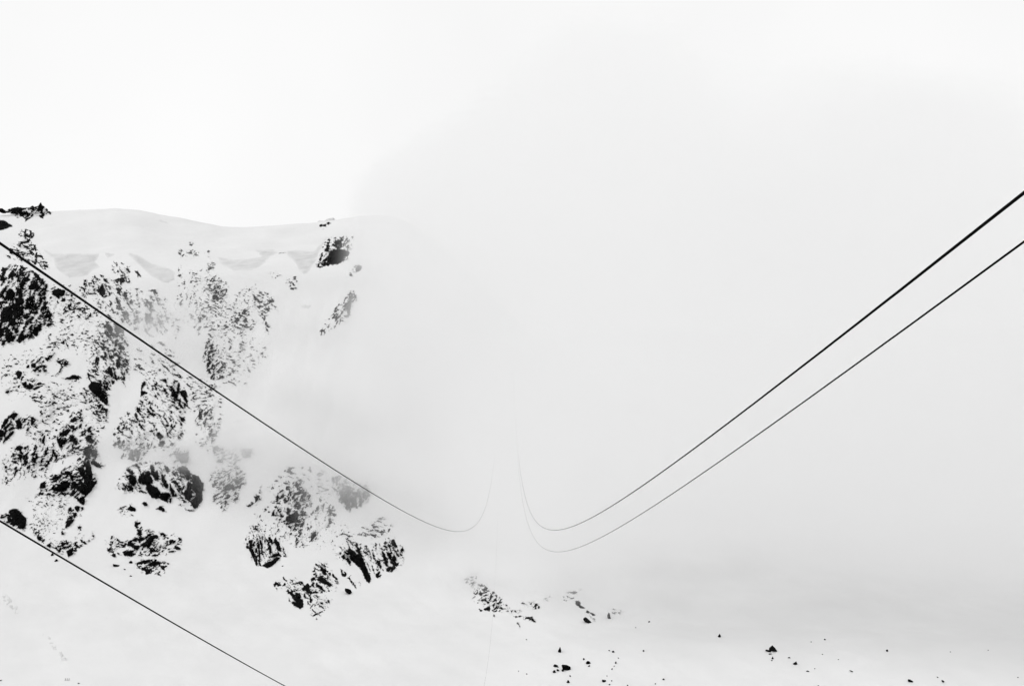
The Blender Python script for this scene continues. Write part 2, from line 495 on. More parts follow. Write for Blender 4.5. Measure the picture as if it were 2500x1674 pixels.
# ------------------------------------------------------------------ rock outcrops
outcrop('rock_ridge', 'jagged dark ridge with a sharp pinnacle on the skyline, far left', 'a',
        '-20,205 45,200 90,240 150,215 200,195 310,178 380,190 450,190 530,180 565,148 600,175 660,160 712,88 735,140 775,170 830,215 845,250 880,255 905,285 880,320 850,310 820,330 770,340 755,390 700,370 650,335 590,350 500,400 430,445 440,395 380,350 300,380 230,310 130,285 60,300 -20,270', .3,
        '-20,205 45,203 90,240 100,275 60,285 -20,255;150,225 200,200 315,180 385,190 450,195 440,215 330,240 270,265 190,270 150,250;530,180 565,150 600,178 570,190;665,165 712,92 735,150 745,230 755,300 740,330 720,260 690,210 655,240 640,210;480,200 590,200 570,235 490,225;330,275 420,260 520,290 500,340 400,350 340,320;845,260 885,275 885,310 860,305;435,440 450,390 480,385 470,415;690,340 740,330 752,385 700,365',
        lens=1978, wave=12, ang=20)
outcrop('rock_outcrop', 'solid black rock block at the left edge just under the skyline ridge', 'a',
        '-40,395 60,395 130,430 195,480 250,465 300,430 310,445 235,535 190,545 110,565 50,595 -40,605', .05,
        '-40,395 60,400 130,435 190,485 230,530 190,540 110,560 50,590 -40,600', relief=3, crack=.2)
outcrop('rock_outcrop', 'snow plastered rock spire above the cable at the upper left', 'a',
        '340,560 400,540 520,555 610,620 610,700 570,760 640,870 690,940 780,1020 830,1080 920,1190 840,1290 760,1300 690,1280 560,1200 440,1130 330,1120 140,1090 100,1030 170,870 230,790 330,640', .2,
        '430,600 440,570 460,590 440,640 490,650 500,690 420,690;525,600 555,650 545,695 515,660;560,640 605,690 580,695;365,790 480,770 500,790 400,820 360,815;540,800 590,830 570,850 530,870 490,850;580,870 640,930 650,980 630,1040 640,1080 625,1180 610,1200 615,1050 625,980 600,900;160,950 210,970 215,1000 170,985;360,1070 410,1090 420,1130 350,1110;740,1195 800,1190 830,1230 790,1225;390,1000 440,1000 400,1050', wave=13, ang=-30)
outcrop('rock_outcrop', 'large black rock buttress with white cracks at the left edge', 'b',
        '-40,-80 40,-200 320,-270 450,-210 680,-100 800,20 860,140 830,270 810,360 860,480 900,600 1000,720 960,820 820,850 720,970 620,1050 460,1060 420,1130 280,1150 100,1130 60,1220 -40,1230', .3,
        '530,60 600,40 660,120 690,160 660,210 600,170 540,110;180,170 250,230 330,290 260,320 250,380 200,420 160,360 120,390 110,310 150,230;270,130 330,170 380,200 400,330 340,300 290,230;210,420 330,470 420,480 415,640 360,690 240,680 220,560 210,500;10,580 110,480 200,540 225,680 150,760 60,760 10,700;250,330 380,320 430,400 380,470 280,450;440,480 480,380 540,500 500,550;510,290 560,300 585,380 550,420 530,350;580,490 640,450 660,500 610,525;600,570 650,555 660,600 620,615;400,640 460,620 520,660 470,710 410,690;430,740 480,740 500,810 450,790;0,860 60,890 70,980 30,1010 -30,1000 -30,860;80,920 140,860 220,940 270,1020 230,1110 180,1090 110,1050;220,860 310,860 330,910 280,960;270,1060 340,1000 400,960 435,1040 370,1110 320,1120;780,130 820,70 840,130 800,180;750,260 790,230 810,330 800,460 770,420;700,380 740,360 740,400;640,260 700,240 740,290 700,310;40,200 100,130 120,170 60,260 20,330 -30,340 -30,250;640,800 690,790 710,840 670,830;545,690 570,660 595,690 570,715;560,920 600,860 615,940 590,970;720,920 765,930 750,960;30,1080 100,1070 90,1150 20,1160;a200,1330 300,1300 360,1380 270,1400;a380,1430 470,1400 530,1450 430,1480;a530,1480 590,1460 650,1530 640,1568 530,1568;a510,1260 600,1290 680,1380 740,1460 700,1480 610,1380;a150,1150 250,1160 190,1210 120,1240;a0,1430 60,1420 90,1460 20,1470',
        wave=15, ang=70, relief=8, crack=.8)
outcrop('rock_outcrop', 'dark rock clump touching the underside of the upper cable', 'b',
        '860,130 960,150 1150,190 1270,260 1390,350 1580,480 1620,640 1600,680 1500,730 1250,700 1150,600 1100,500 1060,420 920,300 880,240', .16,
        '910,230 960,180 1040,170 1130,200 1130,270 1050,330 1020,355 960,310;1080,370 1130,340 1150,370 1140,410 1090,400;1550,640 1575,600 1605,660 1545,665;1180,460 1240,440 1220,500 1250,540 1200,550;1210,270 1250,260 1270,300 1240,310', wave=11)
outcrop('rock_outcrop', 'thin diagonal string of small stones on the upper left snow ramp', 'b',
        '770,1215 900,1070 1000,960 1090,940 1300,920 1380,960 1250,1010 1230,1190 1100,1220 960,1240 850,1220', .06,
        '785,1205 820,1180 890,1180 840,1215;920,1160 960,1100 985,1160;1065,1115 1110,1085 1100,1135;1045,980 1110,970 1110,1025;1140,1205 1210,1185 1190,1210', wave=9)
outcrop('rock_outcrop', 'rock rib peppered with snow under the grey ice, left of centre', 'c',
        '460,360 620,410 760,430 960,540 1060,650 1040,710 880,700 880,800 720,800 690,830 780,900 700,1080 640,1070 560,1000 470,1020 390,1220 240,1200 260,1040 130,1020 0,1040 0,700 250,650 330,680 460,700 560,640 520,560', .12,
        '260,910 300,860 340,820 370,830 380,880 410,920 400,1000 360,1030 310,1000;645,730 680,700 710,760 690,800;780,540 830,600 800,590;920,580 1000,610 1030,690 960,630;740,660 780,680 770,740;600,870 680,900 660,960 690,1020 640,1000 620,960;460,850 500,850 490,890;770,770 820,760 830,790 780,795;390,1000 450,1010 430,1030 380,1025;150,840 210,850 200,860;590,440 620,450 610,490', wave=10, ang=-50)
outcrop('rock_outcrop', 'pale misty rock slope right of the cable on the upper face', 'c',
        '560,1060 780,880 1000,900 1300,900 1500,1050 1600,1250 1560,1300 1400,1250 1440,1500 1200,1660 1250,1800 1000,1700 800,1560 600,1300', .13, '1300,1340 1350,1400 1420,1560 1400,1700 1340,1560;1100,1380 1200,1300 1190,1450 1120,1500;640,1180 690,1260 650,1250;1200,1040 1260,1100 1220,1080', wave=16, ang=-55)
outcrop('rock_outcrop', 'long dark rib that starts where the upper cable crosses it', 'd',
        '400,110 560,190 740,310 780,440 860,620 760,660 820,800 850,970 810,1080 820,1170 740,1300 660,1210 560,1290 500,1400 480,1500 470,1640 380,1640 300,1560 130,1390 80,1300 130,1240 70,1100 90,1000 210,930 190,800 180,700 110,680 130,580 240,400 260,260', .17,
        '360,280 430,200 540,290 520,380 440,380 450,300;550,190 650,240 740,330 730,400 690,350 650,360 620,400 580,330;430,380 500,400 500,460 430,430;590,390 630,430 610,455 570,420;660,450 740,465 700,495;575,500 620,500 610,600 575,610;660,570 740,620 720,660 660,650;350,500 390,500 420,530 390,545;250,550 300,530 295,560 260,560;430,630 465,630 455,650;215,620 255,640 230,665;350,790 410,760 430,800 380,810;460,720 490,730 500,830 475,800;510,740 535,800 510,820;600,850 660,790 670,920 620,1000 590,960;680,790 720,860 840,970 780,930 720,880;420,1050 480,960 540,1060 550,1170 500,1120 420,1070;530,970 590,1040 610,1200 570,1180 560,1060;720,1080 745,1050 750,1190 720,1190;620,1180 640,1120 660,1190;80,1060 110,1060 130,1150 160,1220 110,1180;140,1240 210,1220 330,1240 340,1350 390,1430 400,1360 440,1470 465,1600 400,1620 350,1568 280,1490 150,1390 100,1310;365,1240 400,1250 410,1360 375,1320;510,1200 560,1210 560,1280 530,1260;230,800 220,900 210,920 270,880 290,800;550,1390 600,1390 610,1440 560,1430',
        wave=13, ang=-60, relief=7)
outcrop('rock_outcrop', 'slanting thin slabs below the tip of the long dark rib', 'e',
        '1440,500 1540,480 1640,580 1700,640 1800,740 1853,800 1900,830 1870,1000 1750,1120 1680,1060 1560,860 1500,740 1440,600', .2,
        '1660,660 1720,680 1700,695;1620,820 1710,890 1680,905;1600,860 1650,930 1620,900;1680,770 1760,800 1720,840;1690,1040 1720,1060 1740,1110 1700,1070;1530,710 1590,710 1560,740;1470,510 1510,580 1490,580;g90,270 150,260 200,310 130,320', wave=9, ang=-42, stretch=2.6)
outcrop('rock_outcrop', 'broken dark rocks at the top of the left middle snow slope', 'e',
        '440,90 560,-30 680,-100 780,-70 830,-100 950,-140 930,-60 850,0 850,60 830,210 700,220 520,210 440,140', .2,
        '540,70 600,40 620,100 600,130 545,110;445,100 500,70 500,120 460,130;655,100 750,95 740,115 660,110;580,200 620,140 635,160 600,215;635,205 700,165 700,205;785,-60 840,-60 840,40 815,30;860,-60 930,-110 930,-80 890,-30;780,180 830,180 810,215', wave=11, ang=40)
outcrop('rock_outcrop', 'hook shaped chain of black rocks left of the long dark rib', 'e',
        '930,20 1000,-60 1060,-40 1200,-20 1210,60 1130,130 1070,190 980,250 1030,150 1040,80', .22,
        '945,20 1040,0 1070,70 1100,110 1080,155 1060,90 1010,35;1110,90 1120,10 1190,30 1190,80 1150,115;1020,170 1070,130 1070,180 1040,195;980,235 1010,195 1030,220', wave=10, ang=45)
outcrop('rock_outcrop', 'scattered angular black rocks with one round block, left slope', 'e',
        '60,540 180,450 220,340 180,260 280,160 395,175 430,260 480,320 600,330 770,370 790,440 740,480 600,540 440,525 350,500 230,570 140,615', .1,
        '275,230 290,175 330,165 385,190 385,230 360,270 345,305 300,290;360,280 430,270 410,310 370,360;380,390 460,350 470,410 430,440 390,420;455,510 500,370 540,410 595,440 560,490;620,400 690,370 760,400 640,425;575,480 680,450 750,430 660,480 590,525;80,550 140,510 160,550 120,580;610,265 650,250 670,285', wave=10, crack=.2)
outcrop('rock_outcrop', 'single low wedge of black rock on the middle left snow', 'e',
        '1090,330 1160,275 1240,230 1300,225 1390,240 1450,300 1470,340 1430,400 1300,395 1180,355', .1,
        '1110,320 1160,285 1240,280 1250,245 1310,235 1340,260 1380,250 1370,310 1330,330 1250,320 1180,325', wave=9, crack=.1)
outcrop('rock_outcrop', 'sparse sprinkle of stones in the middle of the left snow slope', 'e',
        '500,620 700,580 850,660 1060,540 1240,560 1420,620 1430,800 1300,840 1060,900 960,1100 800,1100 660,900 700,740', .06,
        '850,785 900,740 940,770;1250,610 1280,560 1320,600 1290,630;1225,640 1270,650 1240,660;515,630 560,610 640,630 660,620 640,645 560,640;920,1070 950,1050 965,1080;1270,770 1310,775 1280,795;760,860 800,850 780,880', wave=8)
outcrop('rock_outcrop', 'black crag with slanting white stripes at the left edge', 'e',
        '-40,1100 30,1030 130,950 230,855 330,930 270,1020 360,980 520,940 640,1000 740,1050 640,1130 520,1210 470,1290 400,1190 290,1230 270,1210 250,1280 150,1400 30,1455 -40,1410', .14,
        '140,965 250,900 290,890 325,930 240,1040 200,990 155,1010;260,1040 350,1000 370,1130 390,1180 320,1190 290,1120;50,1080 80,1010 140,1000 150,1040 60,1160 20,1200 20,1150;60,1200 70,1160 180,1080 150,1150 90,1220;-30,1200 40,1200 60,1240 140,1200 230,1140 260,1180 130,1230 60,1310 -30,1380;40,1440 100,1340 200,1230 260,1200 260,1250 150,1360;540,980 590,960 580,1040 650,1010 590,1080 560,1130 540,1110;455,1210 500,1170 520,1190 480,1220;150,1395 220,1355 160,1395;650,1110 700,1060 730,1060 690,1090', wave=10, ang=50, stretch=2.2, crack=.15)
outcrop('rock_outcrop', 'big dark crag with a black vertical wall, left centre', 'x',
        '160,1025 180,1000 199,1000 206,1028 224,1040 231,1055 243,1075 240,1110 243,1122 255,1135 247,1148 224,1133 228,1150 242,1178 227,1197 212,1214 208,1235 195,1233 180,1215 165,1212 130,1213 85,1210 93,1180 112,1168 118,1158 150,1148 190,1115 163,1103 143,1092 134,1065 148,1050 156,1040', .2,
        'e1200,1040 1300,960 1340,1020 1280,1070 1230,1070;e1350,960 1410,960 1440,1030 1400,1050;e1370,1130 1410,1110 1420,1180 1380,1170;e1190,1130 1280,1120 1310,1180 1250,1190;e1020,1280 1120,1220 1180,1180 1240,1210 1170,1280 1100,1310 1040,1290;e975,1330 1060,1380 1130,1330 1170,1400 1070,1480 1040,1510 990,1450;e1200,1380 1250,1320 1310,1350 1370,1430 1320,1470 1260,1410;e1490,1330 1530,1300 1590,1310 1610,1370 1650,1400 1610,1430 1580,1440 1490,1380;e1400,1250 1490,1290 1500,1310 1420,1280;e1510,1210 1560,1150 1570,1200 1540,1260;f1380,270 1450,240 1540,220 1600,260 1580,340 1530,400 1450,340 1450,270;f1590,260 1690,260 1700,370 1620,390 1580,350;f1570,450 1640,450 1740,520 1780,590 1680,570 1580,530;f1340,570 1450,570 1480,680 1510,470 1560,460 1590,600 1610,720 1600,800 1690,830 1620,920 1590,1000 1500,1070 1430,1030 1360,980 1280,940 1230,960 1240,860 1270,810 1320,820 1330,880 1400,890 1420,830 1500,900 1480,800 1400,700;f1100,670 1150,640 1270,660 1230,700 1400,720 1400,745 1230,755 1220,715;f850,780 950,720 1060,720 1050,760 900,790;f690,930 710,840 810,800 790,880 790,920 750,940;f890,945 1000,910 990,870 1080,860 1100,810 1150,850 1220,820 1220,880 1150,950 1100,990 960,990;f890,820 940,805 990,825 940,835;f610,1060 640,1035 700,1060 660,1080;f770,1045 830,1025 880,1045 820,1060;f970,1060 1050,1070 1020,1090;f1090,1050 1150,1045 1130,1100;f1240,1050 1280,1020 1290,1070 1370,1110 1400,1140 1400,1090 1480,1120 1480,1180 1450,1230 1390,1200 1330,1130',
        wave=11, ang=30, relief=8, crack=.35)
outcrop('rock_outcrop', 'streaky half snowed rock face left of the black vertical wall', 'f',
        '180,400 200,310 260,190 340,160 460,190 560,150 760,200 860,200 1000,260 1190,380 1100,440 1020,450 940,510 800,600 700,640 500,700 400,560 330,470 250,410', .2,
        '250,260 330,190 380,200 370,290 310,280;400,230 450,210 460,250 420,265;320,380 350,280 400,320 390,370 470,350 470,390 400,400 370,450 340,440;450,400 470,440 460,520 430,520;540,460 570,380 600,420 590,480 560,490;610,370 640,350 660,400 620,410;770,260 800,250 830,300 790,300;780,320 820,330 810,355;890,460 930,360 955,340 930,410;1000,430 1080,370 1040,430 1010,450;720,450 760,460 740,495;680,620 740,580 780,600 720,640;380,530 420,520 410,550;700,290 750,210 760,260 710,300', wave=10, ang=65, stretch=2.2)
outcrop('rock_outcrop', 'few small stones at the left edge above the lower haul cable', 'f', '0,500 70,410 300,560 200,740 60,700', .09, '80,540 110,550 130,580 90,580;60,430 85,420 80,445', wave=8)
outcrop('rock_outcrop', 'black crag just above the lower cable at the left edge', 'f',
        '-40,1390 60,1350 120,1290 240,1265 330,1290 400,1370 480,1440 490,1560 470,1640 400,1670 320,1660 200,1620 80,1540 -40,1450', .2,
        '140,1340 240,1280 330,1310 400,1400 440,1500 450,1600 400,1650 330,1640 300,1560 230,1600 180,1560 130,1480 130,1420 190,1450 220,1480;p-20,100 60,130 160,250 230,320 220,400 180,460 160,540 130,520 100,460 70,440 0,480;10,1390 40,1400 30,1430', wave=10, crack=.3)
outcrop('rock_outcrop', 'slanting chain of black rocks below the black vertical wall', 'p',
        '1120,60 1300,10 1490,50 1500,130 1430,290 1350,240 1310,350 1170,530 1070,560 1080,690 970,700 950,600 1040,520 1070,370 1120,170', .16,
        '1130,150 1140,90 1190,50 1220,130 1170,160;1280,90 1320,30 1400,50 1350,170 1310,160;1420,60 1470,60 1490,100 1430,135;1260,200 1330,185 1340,250 1290,310 1250,290;1145,310 1200,250 1230,300 1180,330;1085,380 1130,340 1300,335 1250,400 1160,515 1110,450;1050,525 1090,440 1140,490 1100,540;975,590 1000,560 1020,620 1070,650 1050,680 990,680;1375,260 1405,205 1420,240 1400,270', wave=10, ang=50, crack=.2)
outcrop('rock_outcrop', 'fringe of black rocks along the snowfield beside the lower cable', 'p',
        '320,540 420,470 650,620 780,720 980,780 1100,760 1250,810 1290,800 1310,480 1400,450 1460,500 1460,760 1560,830 1660,600 1740,600 1740,730 1640,810 1560,900 1440,980 1300,1090 1130,1200 1090,1090 920,1090 800,1010 640,930 540,870 420,750 380,660', .13,
        '330,550 360,535 375,570 345,575;395,690 410,640 450,650;430,740 500,700 560,720 540,770 470,790;545,850 590,780 620,800;630,920 760,850 770,930 720,980;840,960 880,940 930,1020 980,950 980,1000 940,1070 920,1080 890,1000;980,820 1000,800 1020,850 1115,850 1010,925 985,890;1070,775 1100,790 1115,840 1080,810;1125,940 1190,905 1200,925 1140,960;1105,1030 1160,990 1240,960 1255,1010 1230,1060 1290,1075 1250,1130 1190,1140 1130,1185 1110,1120;1270,840 1295,815 1330,890 1380,930 1360,955 1290,915;1410,780 1440,790 1460,830 1500,800 1550,870 1500,880 1430,840;1330,490 1400,465 1440,500 1420,530 1360,530;1665,680 1710,700 1700,725;1270,960 1320,980 1310,1000', wave=9, ang=40, crack=.2, relief=3.5)
outcrop('rock_outcrop', 'wide snowy rock face with dark edges, centre of the left half', 'x',
        '342,926 365,922 420,922 447,932 460,955 468,998 458,1012 455,1066 440,1073 400,1086 370,1075 345,1090 300,1100 275,1090 272,1050 298,1008 328,1000 338,975', .11,
        'd1030,1290 1080,1205 1105,1210 1100,1280 1060,1320 1050,1380 1130,1420 1060,1460 1020,1480 1030,1400;d1420,1340 1460,1350 1470,1400 1430,1390;d1520,1300 1570,1300 1620,1380 1560,1400;d1640,1440 1660,1280 1690,1230 1700,1300 1690,1440;d1715,1400 1760,1370 1810,1360 1820,1480 1840,1568 1800,1540 1760,1450;g1390,100 1430,90 1440,170 1480,260 1430,250 1400,180;g1430,0 1530,0 1540,100 1560,190 1500,110;g1470,150 1530,190 1500,240;g1270,20 1390,0 1370,110 1320,80;g1340,220 1400,260 1370,285;g845,185 890,140 940,185 900,170;g625,360 650,340 690,390 670,410;g610,230 680,230 640,250;g360,525 440,495 400,535;g340,560 380,560 365,575;g320,620 345,590 375,615 340,635;g420,610 450,560 455,610;g470,600 500,560 500,590;g1020,680 1060,680 1110,720 1130,770 1080,800 1030,770;g1300,590 1350,540 1330,590;g1210,680 1270,620 1250,680;g1400,710 1450,690 1470,770;g1430,440 1500,410 1510,480 1460,480;g1430,550 1450,520 1455,560',
        wave=10, ang=-40, relief=6, crack=.2)
outcrop('rock_outcrop', 'grey rock slabs half hidden by mist above the great domed crag', 'g',
        '220,900 300,830 420,710 560,770 720,850 900,850 1160,790 1280,820 1620,1000 1570,1210 1440,1230 1380,1300 1260,1150 1100,1010 900,1000 800,1140 680,1210 500,1190 270,1190 410,1050 420,960', .14,
        '240,900 270,850 310,850 335,880 280,920;400,820 430,760 500,790 540,770 540,800 480,850 420,880;430,990 480,950 545,955 500,980;560,1020 600,990 630,1160 530,1140;670,1000 720,980 710,1150 660,1180;1070,830 1130,800 1160,860 1110,930 1060,920;1340,1050 1560,1030 1570,1200 1480,1220 1420,1190;390,910 430,880 440,910 400,920;700,1160 770,1120 740,1160', wave=14, ang=70, crack=.3)
outcrop('rock_outcrop', 'great domed black crag with white gullies, lower left', 'h',
        '145,810 130,700 220,550 330,430 440,390 640,330 790,280 940,310 1100,390 1250,410 1350,380 1460,490 1610,550 1700,700 1690,1010 1610,1140 1530,1160 1400,1060 1330,1060 1230,960 1160,970 1130,1070 1050,1060 920,1000 780,980 720,900 540,870 400,860 300,850', .17,
        '410,600 450,560 500,590 510,680 490,750 440,750 400,680;560,590 640,500 740,500 770,560 810,650 800,700 900,760 880,780 940,850 920,960 860,985 780,960 750,910 680,820 690,740 560,700 550,640;770,390 800,370 830,460 860,530 880,490 920,560 910,650 870,670 810,590 770,540;960,560 980,620 1040,690 1080,740 1060,800 1000,760 970,700;1010,400 1060,420 1100,490 1050,530 1000,470;930,500 960,520 1040,680 1000,650;940,880 1070,880 1080,960 1040,1030 930,990;1100,720 1140,800 1180,850 1230,930 1160,950 1100,830;1080,1010 1150,950 1140,1020 1110,1060;1180,650 1230,690 1280,780 1310,820 1260,800;1240,820 1330,920 1290,890;1240,430 1330,390 1450,480 1460,570 1440,640 1380,640 1360,570 1280,530;1280,640 1400,680 1340,710;1350,900 1450,680 1480,720 1470,830 1490,930 1450,1020 1380,980;1490,560 1600,580 1680,720 1670,1010 1600,1080 1590,1140 1530,1140 1450,1040 1500,960 1560,880 1500,820 1490,700;1190,510 1270,500 1230,540;360,830 420,760 470,810 440,850;540,850 600,820 700,880 640,890;1340,1000 1420,1040 1380,1070;310,800 360,700 340,820',
        '760,715 870,690 960,660 930,700 1000,790 1060,850 940,870 900,790;1450,660 1400,700 1345,880 1325,840 1380,740 1300,660;1520,960 1560,910 1490,990;780,550 830,650 800,630;640,490 700,590 660,520', wave=12, ang=-62, stretch=2.2, relief=9, crack=.6)
outcrop('rock_outcrop', 'small broken rocks under the left end of the great domed crag', 'h',
        '170,1175 240,1100 320,1075 430,1050 530,1150 530,1210 470,1290 380,1280 260,1240', .1,
        '190,1160 300,1100 320,1090 280,1130;370,1160 420,1090 500,1130 515,1190 430,1190;400,1275 470,1265 440,1255;300,1000 340,960 370,1000', wave=9, crack=.1, relief=3)
outcrop('rock_outcrop', 'black block in the snow under the middle of the great domed crag', 'h', '590,1040 650,1005 710,1030 750,1115 650,1120', .03,
        '600,1050 650,1020 700,1040 740,1105 650,1110', wave=9, crack=.1, relief=2.5)
outcrop('rock_outcrop', 'black wedge in the snow under the right of the great domed crag', 'h', '840,1155 930,1080 1010,1070 1060,1210 980,1225', .06,
        '860,1150 930,1095 1000,1140 1020,1200 980,1205;1010,1190 1050,1190 1040,1220', wave=9, crack=.1, relief=2.5)
outcrop('rock_outcrop', 'small crumbly rock at the right foot of the great domed crag', 'h', '1240,1120 1270,1030 1340,1070 1400,1140 1540,1170 1530,1210 1440,1215 1380,1190', .16, '1400,1170 1480,1150 1530,1190 1450,1200;1240,1080 1290,1060 1300,1100', wave=9, relief=2.5)
outcrop('rock_outcrop', 'broad dark outcrop standing alone above the lower left snowfield', 'q',
        '670,310 820,330 880,460 1000,490 1160,510 1330,560 1500,570 1620,640 1620,770 1590,890 1480,930 1340,960 1100,1020 740,1010 600,1020 480,1010 440,940 350,1010 330,1070 220,990 140,910 120,670 300,590 450,690 600,680 720,600 710,550 770,530 670,480', .15,
        '680,400 720,340 810,345 750,370 740,420 700,435;720,480 800,490 860,470 820,520 830,560 780,600 730,550;560,740 590,700 740,630 790,690 800,760 770,690 700,680 630,730 720,790 790,790 780,850 740,880 640,810 560,800;800,780 900,720 960,640 1060,590 1120,590 1150,650 1060,660 1040,720 1010,770 980,820 860,820;780,620 850,640 880,620 940,600 930,650 850,700 800,700;1160,530 1240,540 1320,590 1270,625 1200,590;1300,640 1350,640 1330,660;1350,690 1430,690 1440,730 1390,760 1350,720;1520,640 1590,660 1600,720 1560,690;1270,740 1330,735 1310,770;1440,840 1500,795 1580,850 1540,880;1330,915 1400,880 1480,900 1420,930;470,920 540,900 600,880 700,880 660,930 740,940 660,990 600,1005 490,980;760,980 800,955 830,970 780,990;160,840 240,860 270,850 200,905 155,890;210,770 270,760 240,800;450,820 530,740 550,760 490,830;230,970 300,950 350,1000 330,1030 280,1010;360,940 450,960 440,985 380,970;220,915 300,905 290,930;1060,985 1120,995 1090,1010', wave=10, ang=22, stretch=2.0, crack=.25, relief=4)
outcrop('rock_outcrop', 'lowest dark outcrop below the broad one, above the snowfield', 'q',
        '670,1120 830,1060 1080,1030 1200,1070 1370,1110 1350,1200 1300,1260 1300,1320 1210,1400 1100,1360 1000,1350 920,1370 860,1345 790,1280 720,1220', .17,
        '695,1120 820,1090 870,1060 1080,1040 1080,1060 960,1090 870,1130 780,1150;920,1180 1000,1110 1120,1080 1260,1120 1180,1140 1180,1175 1090,1160 1060,1230 1010,1240 1060,1190 960,1180;1190,1200 1240,1170 1330,1200 1260,1215 1270,1255 1210,1235;820,1230 900,1200 920,1250 1010,1240 1050,1270 1000,1280 1010,1330 930,1350 900,1270 840,1265;1115,1345 1150,1325 1210,1365 1190,1390;740,1190 820,1180 780,1230', wave=10, ang=20, stretch=2.0, crack=.2, relief=3.5)
outcrop('rock_outcrop', 'black fan shaped crag in the middle of the lower slope', 'm',
        '390,540 500,440 620,290 700,190 780,140 930,70 1070,50 1070,200 1180,280 1210,360 1110,560 1110,700 1070,800 1030,950 990,1140 920,1150 910,900 800,850 680,760 560,670 460,650', .17,
        '610,380 640,310 660,350 640,385;665,365 720,300 745,320 720,365;730,390 760,360 800,410 770,450;770,210 790,170 850,260 850,320 820,240;920,180 930,100 985,150 970,195;870,370 910,290 920,330 880,370;940,290 1030,230 1000,280;1010,340 1070,260 1110,270 1080,310 1050,370 1080,400 1040,400;890,495 940,420 965,430 930,480;950,510 990,470 1020,480 970,540;545,600 575,580 590,640 560,655;680,640 705,610 725,650 690,665;650,560 665,540 665,580;735,560 750,530 750,580;780,600 800,510 820,520 845,560 790,630;800,640 880,610 940,570 970,640 950,680 1000,720 970,745 900,740 860,755 800,740 770,700;910,790 960,770 980,800 920,815;990,770 1080,740 1040,830 1010,790;990,930 1010,860 1025,890 1005,950;830,940 850,915 875,950 850,965;860,1005 890,1010 870,1025;790,835 830,805 850,835', wave=10, ang=52, stretch=2.2, crack=.15, relief=6)
outcrop('rock_outcrop', 'faint scratched rock slope right of the fan shaped crag', 'm',
        '1080,780 1170,340 1330,330 1510,460 1650,600 1590,750 1500,910 1300,1010 1180,1090 1070,1100', .08,
        '1170,990 1180,940 1240,880 1280,910 1270,950 1200,1010;1110,770 1135,770 1140,860 1120,880;1200,600 1300,480 1320,510 1270,570;1305,350 1330,380 1335,430 1310,400;1520,620 1590,610 1540,660', wave=10, ang=62, stretch=3.0, relief=4)
outcrop('rock_outcrop', 'tiny isolated outcrop left of the fan shaped crag', 'm', '90,470 160,430 230,400 240,300 330,290 380,150 360,390 290,450 170,530', .13,
        '260,330 320,320 330,390 290,430;150,480 260,440 210,500 170,510', wave=9, relief=3)
outcrop('rock_outcrop', 'rounded crag with upright black and white stripes', 'm',
        '100,1000 190,790 350,690 430,790 460,940 530,940 630,970 710,1090 820,1270 760,1320 700,1330 570,1460 470,1495 390,1465 340,1480 280,1450 230,1330 180,1240 100,1170', .1,
        '190,1060 230,1020 240,1080 220,1160 250,1180 270,1300 320,1440 290,1440 230,1300 190,1200;245,1100 260,1050 275,1110 260,1130;275,1170 300,1160 320,1200 290,1240;310,1080 340,1080 360,1200 365,1340 345,1350 340,1250 325,1160;355,1030 395,1090 390,1250 380,1280 378,1150;280,1300 330,1240 310,1320 310,1400 290,1350;330,1350 380,1450 350,1440;450,1010 500,1060 540,1180 530,1260 510,1240 500,1110;490,980 520,980 560,1040 540,1100 510,1040;580,1020 610,985 650,1060 690,1160 690,1220 640,1180 600,1100;710,1110 745,1170 730,1200;500,1310 600,1250 660,1230 680,1270 600,1290;390,1440 450,1400 530,1370 600,1310 690,1300 660,1350 530,1470 470,1480;440,1170 480,1160 480,1190 460,1195;120,1010 135,1005 130,1025;125,1135 170,1120 180,1160 150,1165;735,1275 760,1290 800,1285 770,1305', wave=9, ang=-80, stretch=2.6, crack=.1, relief=6)
